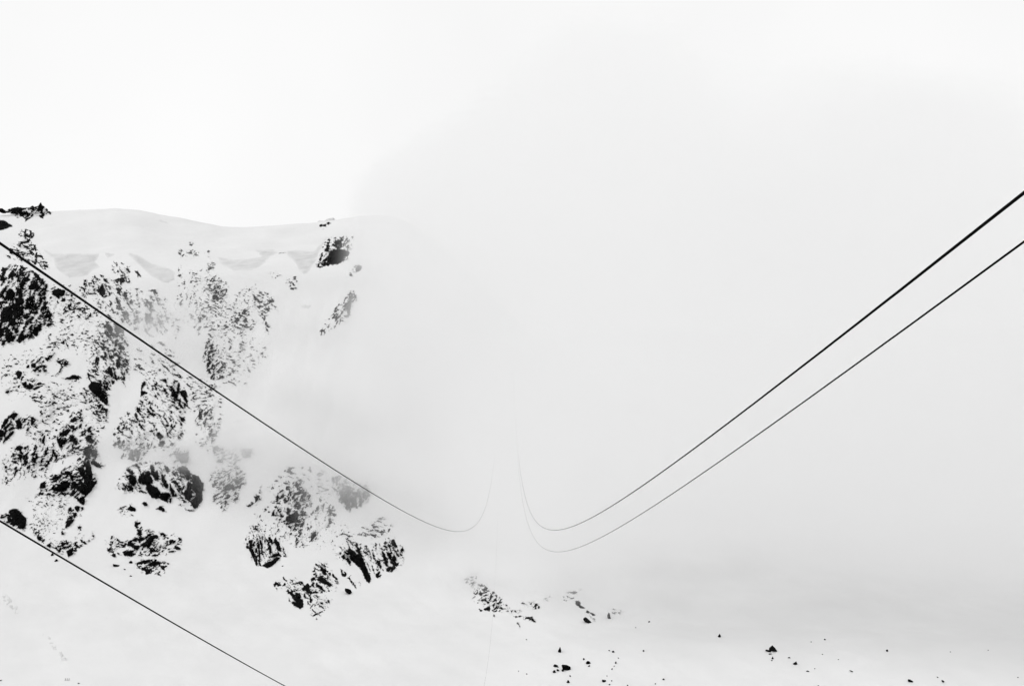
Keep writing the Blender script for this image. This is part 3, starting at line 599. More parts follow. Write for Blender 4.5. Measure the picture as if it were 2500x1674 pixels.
outcrop('rock_outcrop', 'ragged black crag tapering to a point, lowest at bottom centre left', 'n',
        '190,700 270,640 390,630 400,540 440,530 490,600 700,530 860,680 960,580 990,400 1000,310 1160,200 1310,280 1430,440 1570,640 1470,860 1270,900 1410,1030 1370,1120 1320,1230 1190,1340 1110,1440 1000,1380 940,1190 860,1070 850,1190 760,1220 620,1150 510,1040 490,880 400,800 320,840 230,780', .1,
        '225,700 270,655 350,700 375,720 340,745 290,710 260,760 235,745;255,790 280,770 315,825 280,820;405,560 430,545 480,600 455,620;415,730 450,690 480,700 470,740;500,870 520,840 550,860 520,905;545,890 600,830 640,830 620,880 680,960 670,880 720,865 760,900 790,960 770,990 820,1000 820,1050 850,1110 830,1170 760,1210 640,1130 600,1090 610,1050 680,1080 650,1020;810,780 850,740 900,710 960,760 970,820 990,870 980,910 850,830 810,810;750,650 800,625 830,650 820,700 850,720 800,700;650,695 720,675 760,660 740,690;845,930 860,890 880,960 915,995 860,995;870,870 970,920 985,1000 1005,1010 980,1070 965,1060 960,960;965,590 1000,580 1030,620 1010,665;995,720 1020,675 1055,760 1010,750;1085,690 1100,680 1180,740 1240,800 1255,845 1160,830 1160,770 1090,760;990,870 1080,835 1120,875 1010,880;1100,610 1180,515 1290,620 1370,690 1410,730 1330,745 1260,710 1170,640;1060,500 1080,470 1110,590 1080,570;1175,430 1190,340 1240,385 1280,400 1300,480 1310,540 1250,510 1190,440;1000,450 1000,400 1020,440 1060,400 1075,380 1060,440;1335,490 1385,480 1365,535;1410,460 1450,510 1530,600 1490,605 1420,540;1015,1360 1020,1325 1100,1290 1230,1240 1130,1300 1050,1345;1080,1420 1090,1385 1115,1410;965,1180 1000,1110 1030,1120 1000,1160;910,1130 920,1050 940,1100;525,1010 545,1000 570,1080 540,1050;1160,1080 1210,1080 1220,1110 1180,1100', wave=10, ang=-45, stretch=2.0, crack=.15, relief=5)
outcrop('rock_outcrop', 'broad crag with a thick black diagonal band, right end of the rocks', 'o',
        '170,740 250,610 420,550 600,550 700,600 900,580 1050,550 1200,470 1300,490 1370,600 1470,640 1500,880 1390,1020 1250,1140 1150,1110 1070,1240 980,1230 920,1110 910,1290 850,1325 780,1280 730,1130 670,1050 600,970 520,1050 450,990 350,910 200,880', .11,
        '470,740 520,700 570,720 640,790 680,800 620,730 690,700 740,820 780,940 820,1040 860,1130 900,1220 900,1280 860,1305 810,1260 780,1200 720,1060 640,1000 590,940 540,900 500,830 540,820;370,830 430,800 460,860 430,880;340,790 370,765 380,800;450,880 500,850 540,930 530,1020 510,960;440,960 465,960 490,1020 470,1010;840,700 880,760 900,880 880,780 850,730;920,760 960,830 940,830;970,910 1030,905 1060,990 1080,1040 1060,1050 1020,970 985,960;1090,740 1130,820 1190,920 1170,960 1210,1020 1160,1010 1120,920;1160,770 1200,770 1260,850 1270,910 1230,890 1190,830;1200,630 1240,700 1270,800 1250,790;1255,570 1290,530 1320,600 1360,670 1330,690 1270,630;1120,600 1150,580 1185,600 1140,635;1260,890 1290,800 1330,860 1340,900 1300,920 1370,960 1350,1010 1290,1010 1265,950;1160,1050 1240,1010 1330,1045 1250,1120 1240,1060 1210,1110 1170,1100;920,1050 945,1050 955,1130 935,1110;980,1140 1040,1110 1020,1220 985,1210;1050,1160 1075,1150 1050,1225;1000,1060 1015,1080 990,1100;1310,740 1350,780 1380,830 1330,790', wave=10, ang=-68, stretch=2.6, crack=.15, relief=6)
outcrop('rock_outcrop', 'short dotted chain of black rocks under the black diagonal band', 'o',
        '340,1030 480,1070 570,1140 630,1300 700,1250 750,1340 680,1430 600,1390 500,1250 370,1190', .06,
        '360,1050 400,1070 400,1130 470,1150 460,1180 410,1200 380,1150;490,1210 520,1200 600,1330 570,1340 530,1290;600,1360 620,1350 650,1400 620,1410;690,1270 735,1330 715,1310', wave=9, crack=.1, relief=3)
outcrop('rock_outcrop', 'pale scattered rocks in the mist above the black diagonal band', 'o', '330,450 480,350 600,360 900,240 1100,120 1260,270 1290,430 1080,480 900,560 560,630 400,550', .1,
        '1050,410 1110,400 1110,450 1080,470;970,170 1090,160 1040,190;560,600 620,590 590,615;1190,400 1230,360 1200,410', wave=9, relief=3)
outcrop('rock_outcrop', 'misty grey cliff where the upper cable leaves the rocks', 't',
        '360,550 540,490 700,630 960,600 1130,750 1010,910 880,1030 700,1110 600,1080 480,920 390,720', .25,
        '510,800 550,750 600,820 600,930 550,900;640,700 680,690 690,830 640,820;880,780 960,760 1000,840 930,920 880,860;620,880 690,850 680,1000 620,1060 600,980;800,760 850,780 860,880 800,860;700,880 780,860 780,1000 710,990', wave=13, ang=70, relief=5)
outcrop('rock_outcrop', 'grey rock bluff in thin mist right of the great domed crag', 'l',
        '200,1160 210,970 380,930 250,800 240,670 340,640 450,710 600,690 780,690 780,810 630,860 610,950 700,1010 690,1150 610,1250 590,1350 490,1490 380,1510 250,1370 230,1200', .16,
        '240,1170 280,1120 300,1160 270,1200;390,1240 440,1160 510,1150 550,1220 490,1210 430,1250;510,1090 600,1100 610,1150 570,1160;280,860 380,830 390,880 300,890;620,710 760,710 740,820 650,820;250,720 300,660 340,690 280,780;250,1320 290,1295 310,1325;630,1140 660,1140 645,1155', wave=10, ang=25, stretch=2, relief=5)
outcrop('rock_outcrop', 'dark knobbly outcrop with a bare stick like sliver at its left', 'l',
        '10,370 20,340 90,150 240,130 300,200 270,340 360,370 380,470 330,560 250,650 120,670 80,600 100,490 50,410', .14,
        '80,320 90,230 115,250 120,310 100,335;160,240 200,220 200,250 150,290 160,320 215,300 190,330 150,320;135,375 160,370 155,390;235,150 245,240 235,260;20,350 70,290 50,330', wave=8, ang=60, relief=4)
outcrop('rock_outcrop', 'upright dark column of rock just above the upper cable', 'k',
        '240,630 390,630 380,750 480,780 570,900 510,980 610,1100 570,1310 440,1360 300,1360 270,1250 220,1230 230,1100 150,990 170,840', .2,
        '300,670 330,740 360,680 345,770 320,800;340,880 380,880 350,930;270,920 310,860 290,930;320,1140 350,1090 390,1080 350,1120 390,1140 370,1160;500,1040 545,1050 520,1060;510,1110 580,1100 570,1130 540,1120;270,1180 300,1165 330,1210 310,1235;315,1340 310,1290 350,1240 390,1230 350,1290;420,1180 460,1185 430,1200;425,1280 440,1310 520,1260 530,1290 450,1340 430,1330', wave=9, ang=55, relief=5)
outcrop('rock_outcrop', 'few rocks right on the upper cable line below the dark column', 'k', '270,1355 400,1380 520,1430 400,1500 330,1640 250,1600', .14, '350,1470 390,1470 370,1490;430,1450 490,1445 460,1470;280,1500 320,1480 310,1510', wave=8, relief=3)
outcrop('rock_outcrop', 'speckled rock knoll in the middle of the upper face', 'k',
        '320,440 540,370 610,260 780,150 920,70 1010,140 1020,220 1130,340 1120,530 1000,530 860,610 770,580 750,450 530,460 400,610 320,590', .14,
        '750,270 780,250 810,290 790,320 755,300;860,190 900,100 930,130 920,190;790,220 820,170 830,215;655,290 680,270 690,300;1045,295 1080,310 1060,325;500,445 530,435 510,465;765,415 800,415 785,435;970,200 1000,150 990,200', wave=8, relief=4)
outcrop('rock_outcrop', 'speckled rock rib bordering the right snow basin', 'i',
        '1330,1080 1500,1040 1630,1100 1760,1250 1770,1430 1660,1450 1610,1520 1660,1568 1730,1700 1650,1840 1560,1830 1520,1600 1420,1500 1370,1340 1330,1220', .16,
        '1430,1065 1480,1075 1440,1075;1540,1100 1610,1105 1600,1130;1480,1125 1530,1145 1490,1140;1400,1330 1470,1350 1450,1380 1410,1350;1710,1330 1750,1340 1735,1380;1430,1480 1480,1490 1460,1520;k1250,430 1280,420 1320,490 1290,480;k1210,490 1240,510 1270,480 1230,535;k1190,320 1250,315 1210,350', wave=8, ang=-30, relief=4)
outcrop('rock_outcrop', 'thin band of small rocks left of the banded ice cliff', 'i', '-20,330 200,330 300,340 610,330 600,490 400,490 60,510', .1, '190,410 250,370 280,430 240,430;530,380 560,375 560,400;60,400 90,410 80,450', wave=8, relief=3)
outcrop('rock_outcrop', 'one small dark knob highest on the glacier left of centre', 'i', '190,190 260,170 330,240 290,310 220,300', .1, '225,260 300,265 270,300;290,240 315,245 300,255', wave=8, relief=3)
outcrop('rock_outcrop', 'two dark speckled knobs left of the banded ice cliff foot', 'i', '200,740 270,680 360,690 530,660 530,550 640,530 710,600 700,690 600,740 500,750 380,800 340,830 240,820', .16,
        '540,680 600,660 620,690 570,695;660,600 690,590 690,625;540,600 560,590 555,630;330,800 370,780 350,815', wave=8, relief=4)
outcrop('rock_outcrop', 'grey speckled shoulder of rock below the banded ice cliff', 'i', '400,920 480,810 660,800 790,780 870,850 910,1040 870,1210 770,1260 690,1260 590,1220 630,1130 540,1090 420,1070 470,970', .14,
        '525,880 550,870 545,900;760,900 790,890 780,920;690,990 770,980 720,1005;690,1060 720,1040 710,1090 680,1090;860,1100 870,1030 890,1060 880,1110;620,1150 670,1130 690,1170 760,1200 690,1220 630,1230;590,880 640,830 650,860 600,890', wave=8, relief=4)
outcrop('rock_outcrop', 'very pale rock slope under the grey speckled shoulder', 'x', '438,782 460,742 485,720 497,730 497,745 507,770 512,790 522,800 517,817 490,818 468,802 455,792', .07,
        'i410,1180 455,1230 430,1270;i440,1480 520,1500 480,1540;k110,270 160,270 150,330 120,330', wave=9, ang=60, relief=3)
outcrop('rock_outcrop', 'solid black nunatak poking from the glacier below the right skyline', 'j',
        '920,940 990,760 1040,550 1100,450 1200,410 1320,390 1480,390 1620,390 1630,520 1570,620 1540,700 1530,800 1400,860 1370,900 1200,925 1040,970 930,960', .24,
        '1140,790 1180,660 1270,620 1360,640 1440,640 1520,690 1500,750 1430,760 1400,830 1370,870 1210,915 1160,860;1270,520 1310,480 1360,480 1390,550 1360,620 1340,560;1230,570 1290,560 1320,590 1250,585;1060,850 1110,800 1090,850;950,940 1000,900 990,940;1100,890 1160,890 1140,920 1060,930', wave=9, ang=65, relief=7, crack=.35)
outcrop('rock_outcrop', 'pair of small dark rocks just under the right skyline', 'j', '975,225 1000,170 1050,175 1100,170 1150,135 1230,120 1220,195 1100,270 1060,295 990,260', .15,
        '985,225 1020,190 1045,195 1010,245;1110,170 1150,150 1200,180 1150,205;1065,230 1080,195 1120,200 1100,235', wave=8, relief=3)
outcrop('rock_outcrop', 'tiny snowy rocks in the snow below the scooped ice cliff', 'j', '90,1020 200,990 330,1070 420,1090 560,1080 610,1070 650,1250 600,1330 540,1380 470,1330 450,1240 380,1130 220,1170 110,1090', .1,
        '520,1230 550,1210 545,1245;480,1310 540,1300 540,1325 490,1325;560,1140 580,1110 575,1150;580,1290 605,1290 595,1310', wave=8, relief=3)
outcrop('crevasse_shade', 'short black strip painted as the dark of a slit under the glacier edge left of the nunatak', 'j', '255,705 300,675 410,670 440,690 300,722', .01, '270,705 300,687 410,680 430,692 300,712', wave=8, relief=5.5, cat='crevasse_shade', group='painted dark of cracks in the glacier', crack=0)  # raised black strip; the shade inside the gap is put into its colour
outcrop('rock_outcrop', 'diagonal rock edge fading into the cloud on the right', 'w', '1280,1430 1320,1300 1410,1180 1470,1100 1540,1020 1630,950 1660,1060 1610,1120 1600,1230 1510,1300 1350,1400', .22,
        '1545,1130 1600,1070 1590,1150 1570,1230 1560,1170;1460,1115 1480,1095 1490,1115 1470,1125;1435,1160 1450,1150 1445,1170;1380,1250 1395,1245 1390,1262;1530,1060 1560,1040 1540,1070;1320,1360 1350,1340 1330,1380', wave=8, ang=45, relief=4)
outcrop('rock_outcrop', 'pale slab of rock at the cloud edge right of the nunatak', 'j', '1500,1030 1570,930 1640,870 1750,890 1750,1000 1620,1070 1520,1140', .2, '1620,960 1680,910 1740,930 1720,1000 1640,1030', wave=9, relief=3)
outcrop('rock_outcrop', 'dark broken outcrop below the cloud near the bottom centre', 'r',
        '470,560 620,470 760,510 810,580 920,640 1060,720 1170,900 1200,990 1160,1050 1010,1050 960,1090 910,1160 850,1070 630,1050 520,940 480,800 490,680', .11,
        '680,620 750,550 800,580 720,640;620,700 640,660 690,670 690,700 650,720;830,790 850,720 880,740 850,815 815,820;900,820 930,780 960,800 920,835;645,830 700,800 750,780 770,830 820,860 790,885 770,830;700,980 800,940 820,910 840,980 830,1040 770,1010 720,1000;870,1010 960,930 990,980 880,1010;1000,960 1040,930 1070,970 1120,980 1060,1000;890,1040 960,1010 960,1030;630,990 690,1005 650,1035;895,1130 900,1080 935,1130 910,1145;960,870 1040,860 1000,890;880,920 920,910 910,940', wave=8, ang=20, relief=3, crack=.1)
outcrop('rock_outcrop', 'thin row of black rocks right of the dark broken outcrop', 'r', '1270,1120 1370,1070 1480,1100 1640,1100 1750,1160 1710,1260 1640,1240 1500,1210 1420,1160 1320,1180', .16,
        '1385,1125 1410,1105 1435,1120 1400,1140;1305,1130 1350,1130 1330,1170;1465,1160 1490,1180 1530,1140 1600,1140 1640,1120 1650,1140 1600,1170 1540,1170 1510,1195 1470,1190;1630,1190 1650,1170 1690,1210 1700,1235 1630,1215', wave=8, relief=2.5, crack=0)
outcrop('rock_outcrop', 'loose crumbs of rock linking the dark broken outcrop and the thin row', 'r', '1160,940 1260,980 1430,980 1420,1060 1300,1070 1200,1080 1150,1040', .1, '1230,1010 1260,1020 1250,1050;1300,1020 1335,1015 1320,1030;1395,1005 1420,1010 1405,1045', wave=8, relief=2)
outcrop('rock_outcrop', 'short arc of dark rocks above the thin row', 'r', '1400,890 1480,810 1560,870 1680,820 1810,900 1800,990 1720,1020 1600,970 1500,900', .18,
        '1420,880 1450,850 1460,870 1500,880 1440,880;1650,990 1700,970 1740,990 1690,1000;1755,970 1760,920 1795,950 1770,985', wave=8, relief=2.5, crack=0)
outcrop('rock_outcrop', 'tiny hook shaped rock below the thin row', 'r', '1325,1275 1345,1225 1400,1230 1430,1330 1400,1350 1370,1300', .02, '1335,1275 1350,1240 1390,1240 1365,1265 1400,1290 1420,1330 1400,1335 1380,1295', wave=8, relief=2, crack=0)
outcrop('rock_outcrop', 'faint grey rocks dissolving into the cloud at bottom centre', 'r', '320,440 370,370 540,270 610,360 620,480 500,570 370,510', .2, '', wave=8, relief=2)
outcrop('rock_outcrop', 'pair of grey rocks at the cloud base, right of bottom centre', 'r', '1850,790 1960,710 2020,730 1960,810 1900,830', .15, '1960,760 2000,735 1990,765;1870,790 1910,780 1890,795', wave=8, relief=2)
outcrop('rock_outcrop', 'curved dark rock lip sliding out of the cloud base', 's', '485,240 560,240 630,300 620,345 700,380 680,415 600,405 530,365', .05,
        '500,270 560,290 600,300 600,350 690,385 660,405 590,390 530,340', wave=8, relief=2.5, crack=.1)
outcrop('rock_outcrop', 'spiky dark rock between the curved lip and the black block', 's', '660,430 700,400 760,430 840,490 830,610 740,530 715,480 675,475', .04,
        '675,460 690,415 735,440 720,470;740,460 800,455 830,495 780,500;730,480 760,530 800,560 815,600 780,570 740,520', wave=8, relief=2.5, crack=0)
outcrop('rock_outcrop', 'faint grey rocks in the cloud base left of the curved lip', 's', '320,290 320,200 420,120 640,80 570,240 420,300', .12, '345,270 410,275 400,290;430,240 500,240 470,260', wave=8, relief=2)
outcrop('rock_outcrop', 'faint grey rocks in the cloud base right of the spiky rock', 's', '1040,430 1100,380 1260,420 1190,490 1060,480', .12, '1060,440 1130,480 1080,475;1170,465 1240,440 1200,470', wave=8, relief=2)

SCG = 'fields of fine rock specks on the snow face'
outcrop('rock_scatter', 'fine dark specks between the upper left spire and the middle rib', 'x', '70,700 130,690 200,690 250,740 250,800 320,860 320,930 225,930 200,880 160,850 110,880 60,890 0,900 0,870 100,840 130,800', .06, wave=10, relief=2, group=SCG)
outcrop('rock_scatter', 'fine dark specks on the left slope above the striped edge crag', 'x', '0,890 60,885 150,920 260,960 270,1020 240,1080 140,1070 100,1090 60,1060 110,1010 70,970 20,980 0,940', .065, wave=11, relief=2, group=SCG)
outcrop('rock_scatter', 'fine dark specks in the snow left of the big dark crag', 'x', '30,1080 90,1050 140,1060 170,1110 140,1165 60,1170 10,1195 0,1120', .08, wave=10, ang=60, relief=2, group=SCG)
outcrop('rock_scatter', 'pale specks on the snow right of the upper cable, upper centre', 'x', '320,850 380,820 440,870 475,930 440,935 350,925 325,900', .07, wave=11, ang=-30, relief=2, group=SCG)
outcrop('rock_scatter', 'fine specks between the middle snowy face and the dark column', 'x', '450,930 500,920 545,970 540,1060 510,1110 475,1090 470,1000', .07, wave=9, relief=2, group=SCG)
outcrop('rock_scatter', 'fine specks between the speckled knoll and the dark column', 'x', '475,770 560,780 640,830 670,870 620,900 600,940 545,950 520,860 480,820', .06, wave=9, relief=2, group=SCG)
outcrop('rock_scatter', 'fine specks between the speckled shoulder and the speckled knoll', 'x', '465,670 500,650 560,720 625,690 650,740 580,785 520,775 465,745', .08, wave=8, ang=-20, relief=2, group=SCG)
outcrop('rock_scatter', 'loose specks under the slanting rock chain, lower left', 'x', '60,1215 120,1200 160,1215 180,1250 160,1300 110,1310 60,1290 80,1250', .05, wave=9, relief=2, group=SCG)
outcrop('rock_scatter', 'faint specks in the mist above the fan shaped crag', 'x', '640,1190 700,1130 780,1130 820,1180 800,1230 760,1200 720,1170 660,1215', .07, wave=10, relief=2, group=SCG)
outcrop('rock_scatter', 'dusted rocks between the grey ice and the misty slope, upper left', 'x', '200,690 240,660 300,700 340,700 400,730 430,780 400,820 340,800 290,790 230,760', .08, wave=12, ang=-50, relief=2, group=SCG)
outcrop('rock_scatter', 'fine specks down the rib right of the misty slope', 'x', '430,640 470,650 480,720 450,780 430,850 415,800 430,720', .06, wave=10, ang=70, relief=2, group=SCG)
outcrop('rock_scatter', 'fine specks around the foot of the fan shaped crag', 'x', '615,1250 670,1260 720,1290 780,1310 800,1290 850,1270 860,1290 800,1340 720,1340 640,1300', .05, wave=9, ang=60, relief=2, group=SCG)

# ------------------------------------------------------------------ single boulders
def boulder(u, v, rx, ry, rot, label, seed, spike=0.0, group='boulders lying on the lower snowfield', cat='boulder', name='boulder'):
    rr = random.Random(seed)
    c = point_at(u, v + ry * 0.35)
    k = c[1] / F_PX
    bm = bmesh.new()
    pts = []
    for i in range(15):
        a = rr.uniform(0, 2 * math.pi); z = rr.uniform(-1, 1)
        h = math.sqrt(1 - z * z); q = rr.uniform(0.78, 1.12)
        pts.append((h * math.cos(a) * q, h * math.sin(a) * q, z * q))
    if spike: pts.append((0.1, 0, 1.0 + spike))
    for p_ in pts: bm.verts.new(p_)
    r_ = bmesh.ops.convex_hull(bm, input=bm.verts)
    bmesh.ops.delete(bm, geom=[g for g in r_['geom_interior'] if isinstance(g, bmesh.types.BMVert)], context='VERTS')
    ca, sa = math.cos(math.radians(rot)), math.sin(math.radians(rot))
    sx, sz = rx * k * 1.2, ry * k * 1.35
    for w in bm.verts:
        x, y, z = w.co.x * sx, w.co.y * (sx + sz) * 0.5, w.co.z * sz
        w.co = (x * ca - z * sa, y, x * sa + z * ca)
    me = bpy.data.meshes.new(name); bm.to_mesh(me); bm.free()
    me.materials.append(M_ROCK)
    o = bpy.data.objects.new(name, me); COL.objects.link(o)
    o.location = (c[0], c[1] - 0.3 * sx, c[2] + 0.35 * ry * k)
    tag(o, label, cat, group)
    return o

B = [
 (1381, 1628, 9.5, 9, 25, 'biggest round black boulder near the bottom centre right', 0),
 (1373.5, 1635, 4, 3.5, 30, 'small tail boulder at the lower left of the biggest round boulder', 0),
 (1367, 1588, 4.4, 5.2, 0, 'dark boulder with a pointed tip, above the biggest round boulder', .6),
 (1356, 1624.5, 5.4, 3.6, 25, 'flat boulder left of the biggest round boulder, upper one', 0),
 (1353.5, 1638, 4.2, 3.4, 20, 'boulder left of the biggest round boulder, lowest one', 0),
 (1362, 1635, 2.6, 3, 40, 'small stone between the biggest round boulder and its left neighbours', 0),
 (1362, 1627, 2, 1.8, 0, 'tiny stone just right of the flat boulder beside the biggest one', 0),
 (1436, 1616, 6.8, 3.5, 22, 'lens shaped tilted boulder right of the biggest round boulder', 0),
 (1425, 1608, 2.2, 2.2, 40, 'small stone above left of the lens shaped boulder', 0),
 (1438, 1625, 3, 1.9, 25, 'small stone just below the lens shaped boulder', 0),
 (1387, 1663, 3.6, 3.6, 0, 'round boulder straight below the biggest round boulder', 0),
 (1392, 1649, 2, 2, 40, 'small stone between the two round boulders, one above the other', 0),
 (1475, 1661, 4, 4.2, 60, 'ragged dark boulder at the lower end of the diagonal stone line', .2),
 (1488, 1670, 2.2, 1.6, 0, 'small stone at the bottom edge right of the ragged boulder', 0),
 (1493, 1661, 2.4, 1.2, 35, 'thin stone right of the ragged dark boulder', 0),
 (1503, 1617, 1.8, 3, -20, 'largest stone on the diagonal stone line', 0),
 (1510, 1605, 1.6, 1.8, -30, 'topmost stone of the diagonal stone line', 0),
 (1494, 1632, 1.4, 2.2, -25, 'third stone down the diagonal stone line', 0),
 (1499, 1625, 1.0, 1.8, -25, 'tiny stone just under the largest one on the diagonal line', 0),
 (1482, 1649, 1.2, 1.5, -20, 'tiny stone low on the diagonal line above the ragged boulder', 0),
 (1497, 1590, 3.1, 2.4, 0, 'dark stone above the diagonal stone line', 0),
 (1487, 1587, 1.9, 1.6, 20, 'little stone left of the dark one above the diagonal line', 0),
 (1571, 1588, 2.3, 1.7, 0, 'lone small stone right of the diagonal stone line', .3),
 (1585, 1517, 2.4, 2, 0, 'lone small stone high on the snow below the cloud', 0),
 (1552, 1531, 1.6, 1.2, 0, 'tiny stone left of the lone stone below the cloud', 0),
 (1620, 1657, 2.4, 2.2, 30, 'small stone near the bottom edge left of the triangular rock', 0),
 (1600, 1668, 1.6, 1.5, 0, 'tiny stone at the bottom edge right of the diagonal line', 0),
 (1532, 1672, 1.7, 1.4, 0, 'tiny stone at the bottom edge below the diagonal line', 0),
 (1285, 1560, 1.8, 1.6, 0, 'lone tiny stone below the dark broken outcrop', 0),
 (1266, 1637, 1.3, 1.2, 0, 'tiny stone left of the biggest boulder, left one of two', 0),
 (1286, 1644, 1.7, 1.3, 0, 'tiny stone left of the biggest boulder, right one of two', 0),
 (1756, 1552, 4.2, 3.4, 0, 'small triangular black rock on the low snow crest', .5),
 (1886, 1584, 8.5, 6.2, 12, 'large dark rock shaped like a bird on the right snowfield', .3),
 (1876, 1587, 7.5, 2.6, -12, 'pointed slab lying against the left of the bird shaped rock', 0),
 (1880, 1594.5, 4.2, 1.3, 0, 'thin stone just under the bird shaped rock', 0),
 (1886, 1606, 2.2, 2.6, 0, 'small pointed stone further under the bird shaped rock', .6),
 (1884, 1611, 2.6, 0.9, -15, 'thin stone under the small pointed one', 0),
 (1926, 1604, 3, 1.8, 0, 'small stone right of the bird shaped rock', 0),
 (1940, 1618, 5.6, 4, -25, 'dark jagged rock down right of the bird shaped rock', .2),
 (1971, 1637, 3.8, 1.3, 0, 'flat thin stone right of the dark jagged rock', 0),
 (1989, 1631, 1.3, 1.1, 0, 'tiny stone above right of the flat thin stone', 0),
 (2014, 1560, 2.6, 1.7, -25, 'small stone high on the right snow crest', 0),
 (2008, 1596, 1.6, 1.2, 0, 'tiny stone under the small one on the right crest', 0),
 (2047, 1609, 1.6, 1.2, 0, 'tiny stone alone left of the right hand small rock', 0),
 (2079, 1637, 5.2, 1.3, -22, 'long thin sliver of rock on the right snowfield', 0),
 (2165, 1587, 2.8, 3.2, 20, 'small upright rock alone at the right', 0),
 (2222, 1661, 7.4, 2.6, -22, 'long dark tilted slab near the bottom right', 0),
 (2302, 1662, 4.4, 2.2, -45, 'tilted dark stone nearest the bottom right corner', 0),
 (2289, 1652, 2.2, 0.9, -25, 'thin chip above left of the tilted corner stone', 0),
 (2320, 1590, 1.4, 1.1, 0, 'tiny stone right of the small upright rock', 0),
 (2412, 1586, 1.4, 1.1, 0, 'tiny stone farthest right on the snowfield', 0),
 (2485, 1652, 1.5, 1.2, 0, 'tiny stone at the right edge near the bottom', 0),
 (1980, 1566, 1.5, 1.2, 0, 'tiny stone left of the small one on the right crest', 0),
 (1998, 1673, 2.0, 1.4, 0, 'tiny stone cut by the bottom edge below the flat stone', 0),
 (852, 1443.5, 11.5, 5.6, -28, 'lone black lens shaped boulder under the black diagonal band', 0),
 (1434, 1514, 12, 6, -38, 'solid black tilted block below the cloud base', 0),
 (1487, 1505, 5.2, 7, 10, 'grey triangular rock right of the black tilted block', .2),
 (137, 1367, 4.6, 2.4, 0, 'small triangular stone just below the lower cable at the left', .1),
 (128, 1353, 3.4, 2.6, 0, 'small stone tucked under the lower cable at the left', .3),
 (284, 1379, 8.5, 2.8, -12, 'flat black stone left of the lowest dark outcrop', 0),
 (320, 1372, 4, 2.6, 0, 'small stone between the flat stone and the lowest dark outcrop', .4),
 (305, 1389, 2.6, 1.2, -15, 'tiny chip under the flat stone by the lowest dark outcrop', 0),
 (320, 1405, 4, 1.0, -22, 'thin chip at the foot of the lowest dark outcrop', 0),
 (690, 1381, 2.2, 1.1, 30, 'tiny chip right of the striped crag foot', 0),
 (1, 1660, 3, 1.6, 20, 'dark stone cut by the left edge near the bottom', 0),
 (192, 1667, 2.4, 1.2, 0, 'tiny stone at the bottom edge left of centre', 0),
 (156, 1608, 6.5, 4.6, -35, 'pale smooth stone at the end of the debris streak, lower left', 0),
]
for n_, (u, v, rx, ry, rot, lab, sp) in enumerate(B):
    g_ = 'boulders lying on the lower snowfield' if u > 1200 else 'single stones below the rock face'
    b_ = boulder(u, v, rx, ry, rot, lab, 100 + n_, sp, g_)
    if 'pale smooth' in lab:
        b_.data.materials[0] = M_ICE

# three short marker poles near the lower left corner
for n_, u in enumerate((159.5, 164, 168.5)):
    c = point_at(u, 1660)
    k = c[1] / F_PX
    bm = bmesh.new()
    bmesh.ops.create_cone(bm, cap_ends=True, segments=8, radius1=0.7 * k, radius2=0.45 * k, depth=6.5 * k)
    for w in bm.verts: w.co.x += w.co.z * 0.12
    me = bpy.data.meshes.new('marker_pole'); bm.to_mesh(me); bm.free(); me.materials.append(M_CABLE)
    o = bpy.data.objects.new('marker_pole', me); COL.objects.link(o)
    o.location = (c[0], c[1], c[2] + 2.6 * k)
    tag(o, ['leftmost', 'middle', 'rightmost'][n_] + ' of three tiny poles in the snow, lower left corner', 'pole', 'tiny poles in the snow')

# ------------------------------------------------------------------ ropes of the aerial tramway
def cable(label, x0, uinf, c, dia, y_near, y_far):
    t = np.linspace(0, 1, 420) ** 2.2
    Y = y_near + (y_far - y_near) * t
    # the rope swings past beside the viewer and hangs in a long sag to the far side
    X = x0 + (uinf - CX) / F_PX * Y
    Z = c[0] + c[1] * Y + c[2] * Y ** 2
    Pn = np.stack([X, Y, Z], -1)
    T = np.gradient(Pn, axis=0); T /= np.linalg.norm(T, axis=1)[:, None]
    A = np.cross(T, [0, 0, 1.0]); A /= np.linalg.norm(A, axis=1)[:, None]
    Bv = np.cross(A, T)
    n = 14
    th = np.linspace(0, 2 * np.pi, n, endpoint=False)
    arc = np.concatenate([[0], np.cumsum(np.linalg.norm(np.diff(Pn, axis=0), axis=1))])
    rad = dia / 2 * (1 + 0.05 * np.cos(7 * (th[None] - arc[:, None] * 6.0)))
    V = Pn[:, None] + rad[..., None] * (np.cos(th)[None, :, None] * A[:, None] + np.sin(th)[None, :, None] * Bv[:, None])
    idx = np.arange(len(Y) * n).reshape(len(Y), n); nx = np.roll(idx, -1, 1)
    f = np.stack([idx[:-1], nx[:-1], nx[1:], idx[1:]], -1).reshape(-1, 4)
    o = mesh_obj('tramway_cable', V.reshape(-1, 3), f, M_CABLE, None, True)
    tag(o, label, 'cable', 'ropes of the aerial tramway')
cable('upper left black cable sagging down across the rock face', -8, 1236.5, (5.5526, -0.256403, 2.03042e-4), 0.0440, -10, 950)
cable('thick black cable rising to the right edge, upper of the pair', 8, 1231.5, (6.35945, -0.268127, 2.53444e-4), 0.056, -10, 950)
cable('thinner black cable rising to the right edge, lower of the pair', 8, 1232.5, (5.91573, -0.288155, 2.60661e-4), 0.037, -10, 950)
cable('lower left black haul cable leaving through the bottom edge', -8, 1241.0, (4.85887, -0.495394, 4.16834e-4), 0.030, -10, 850)

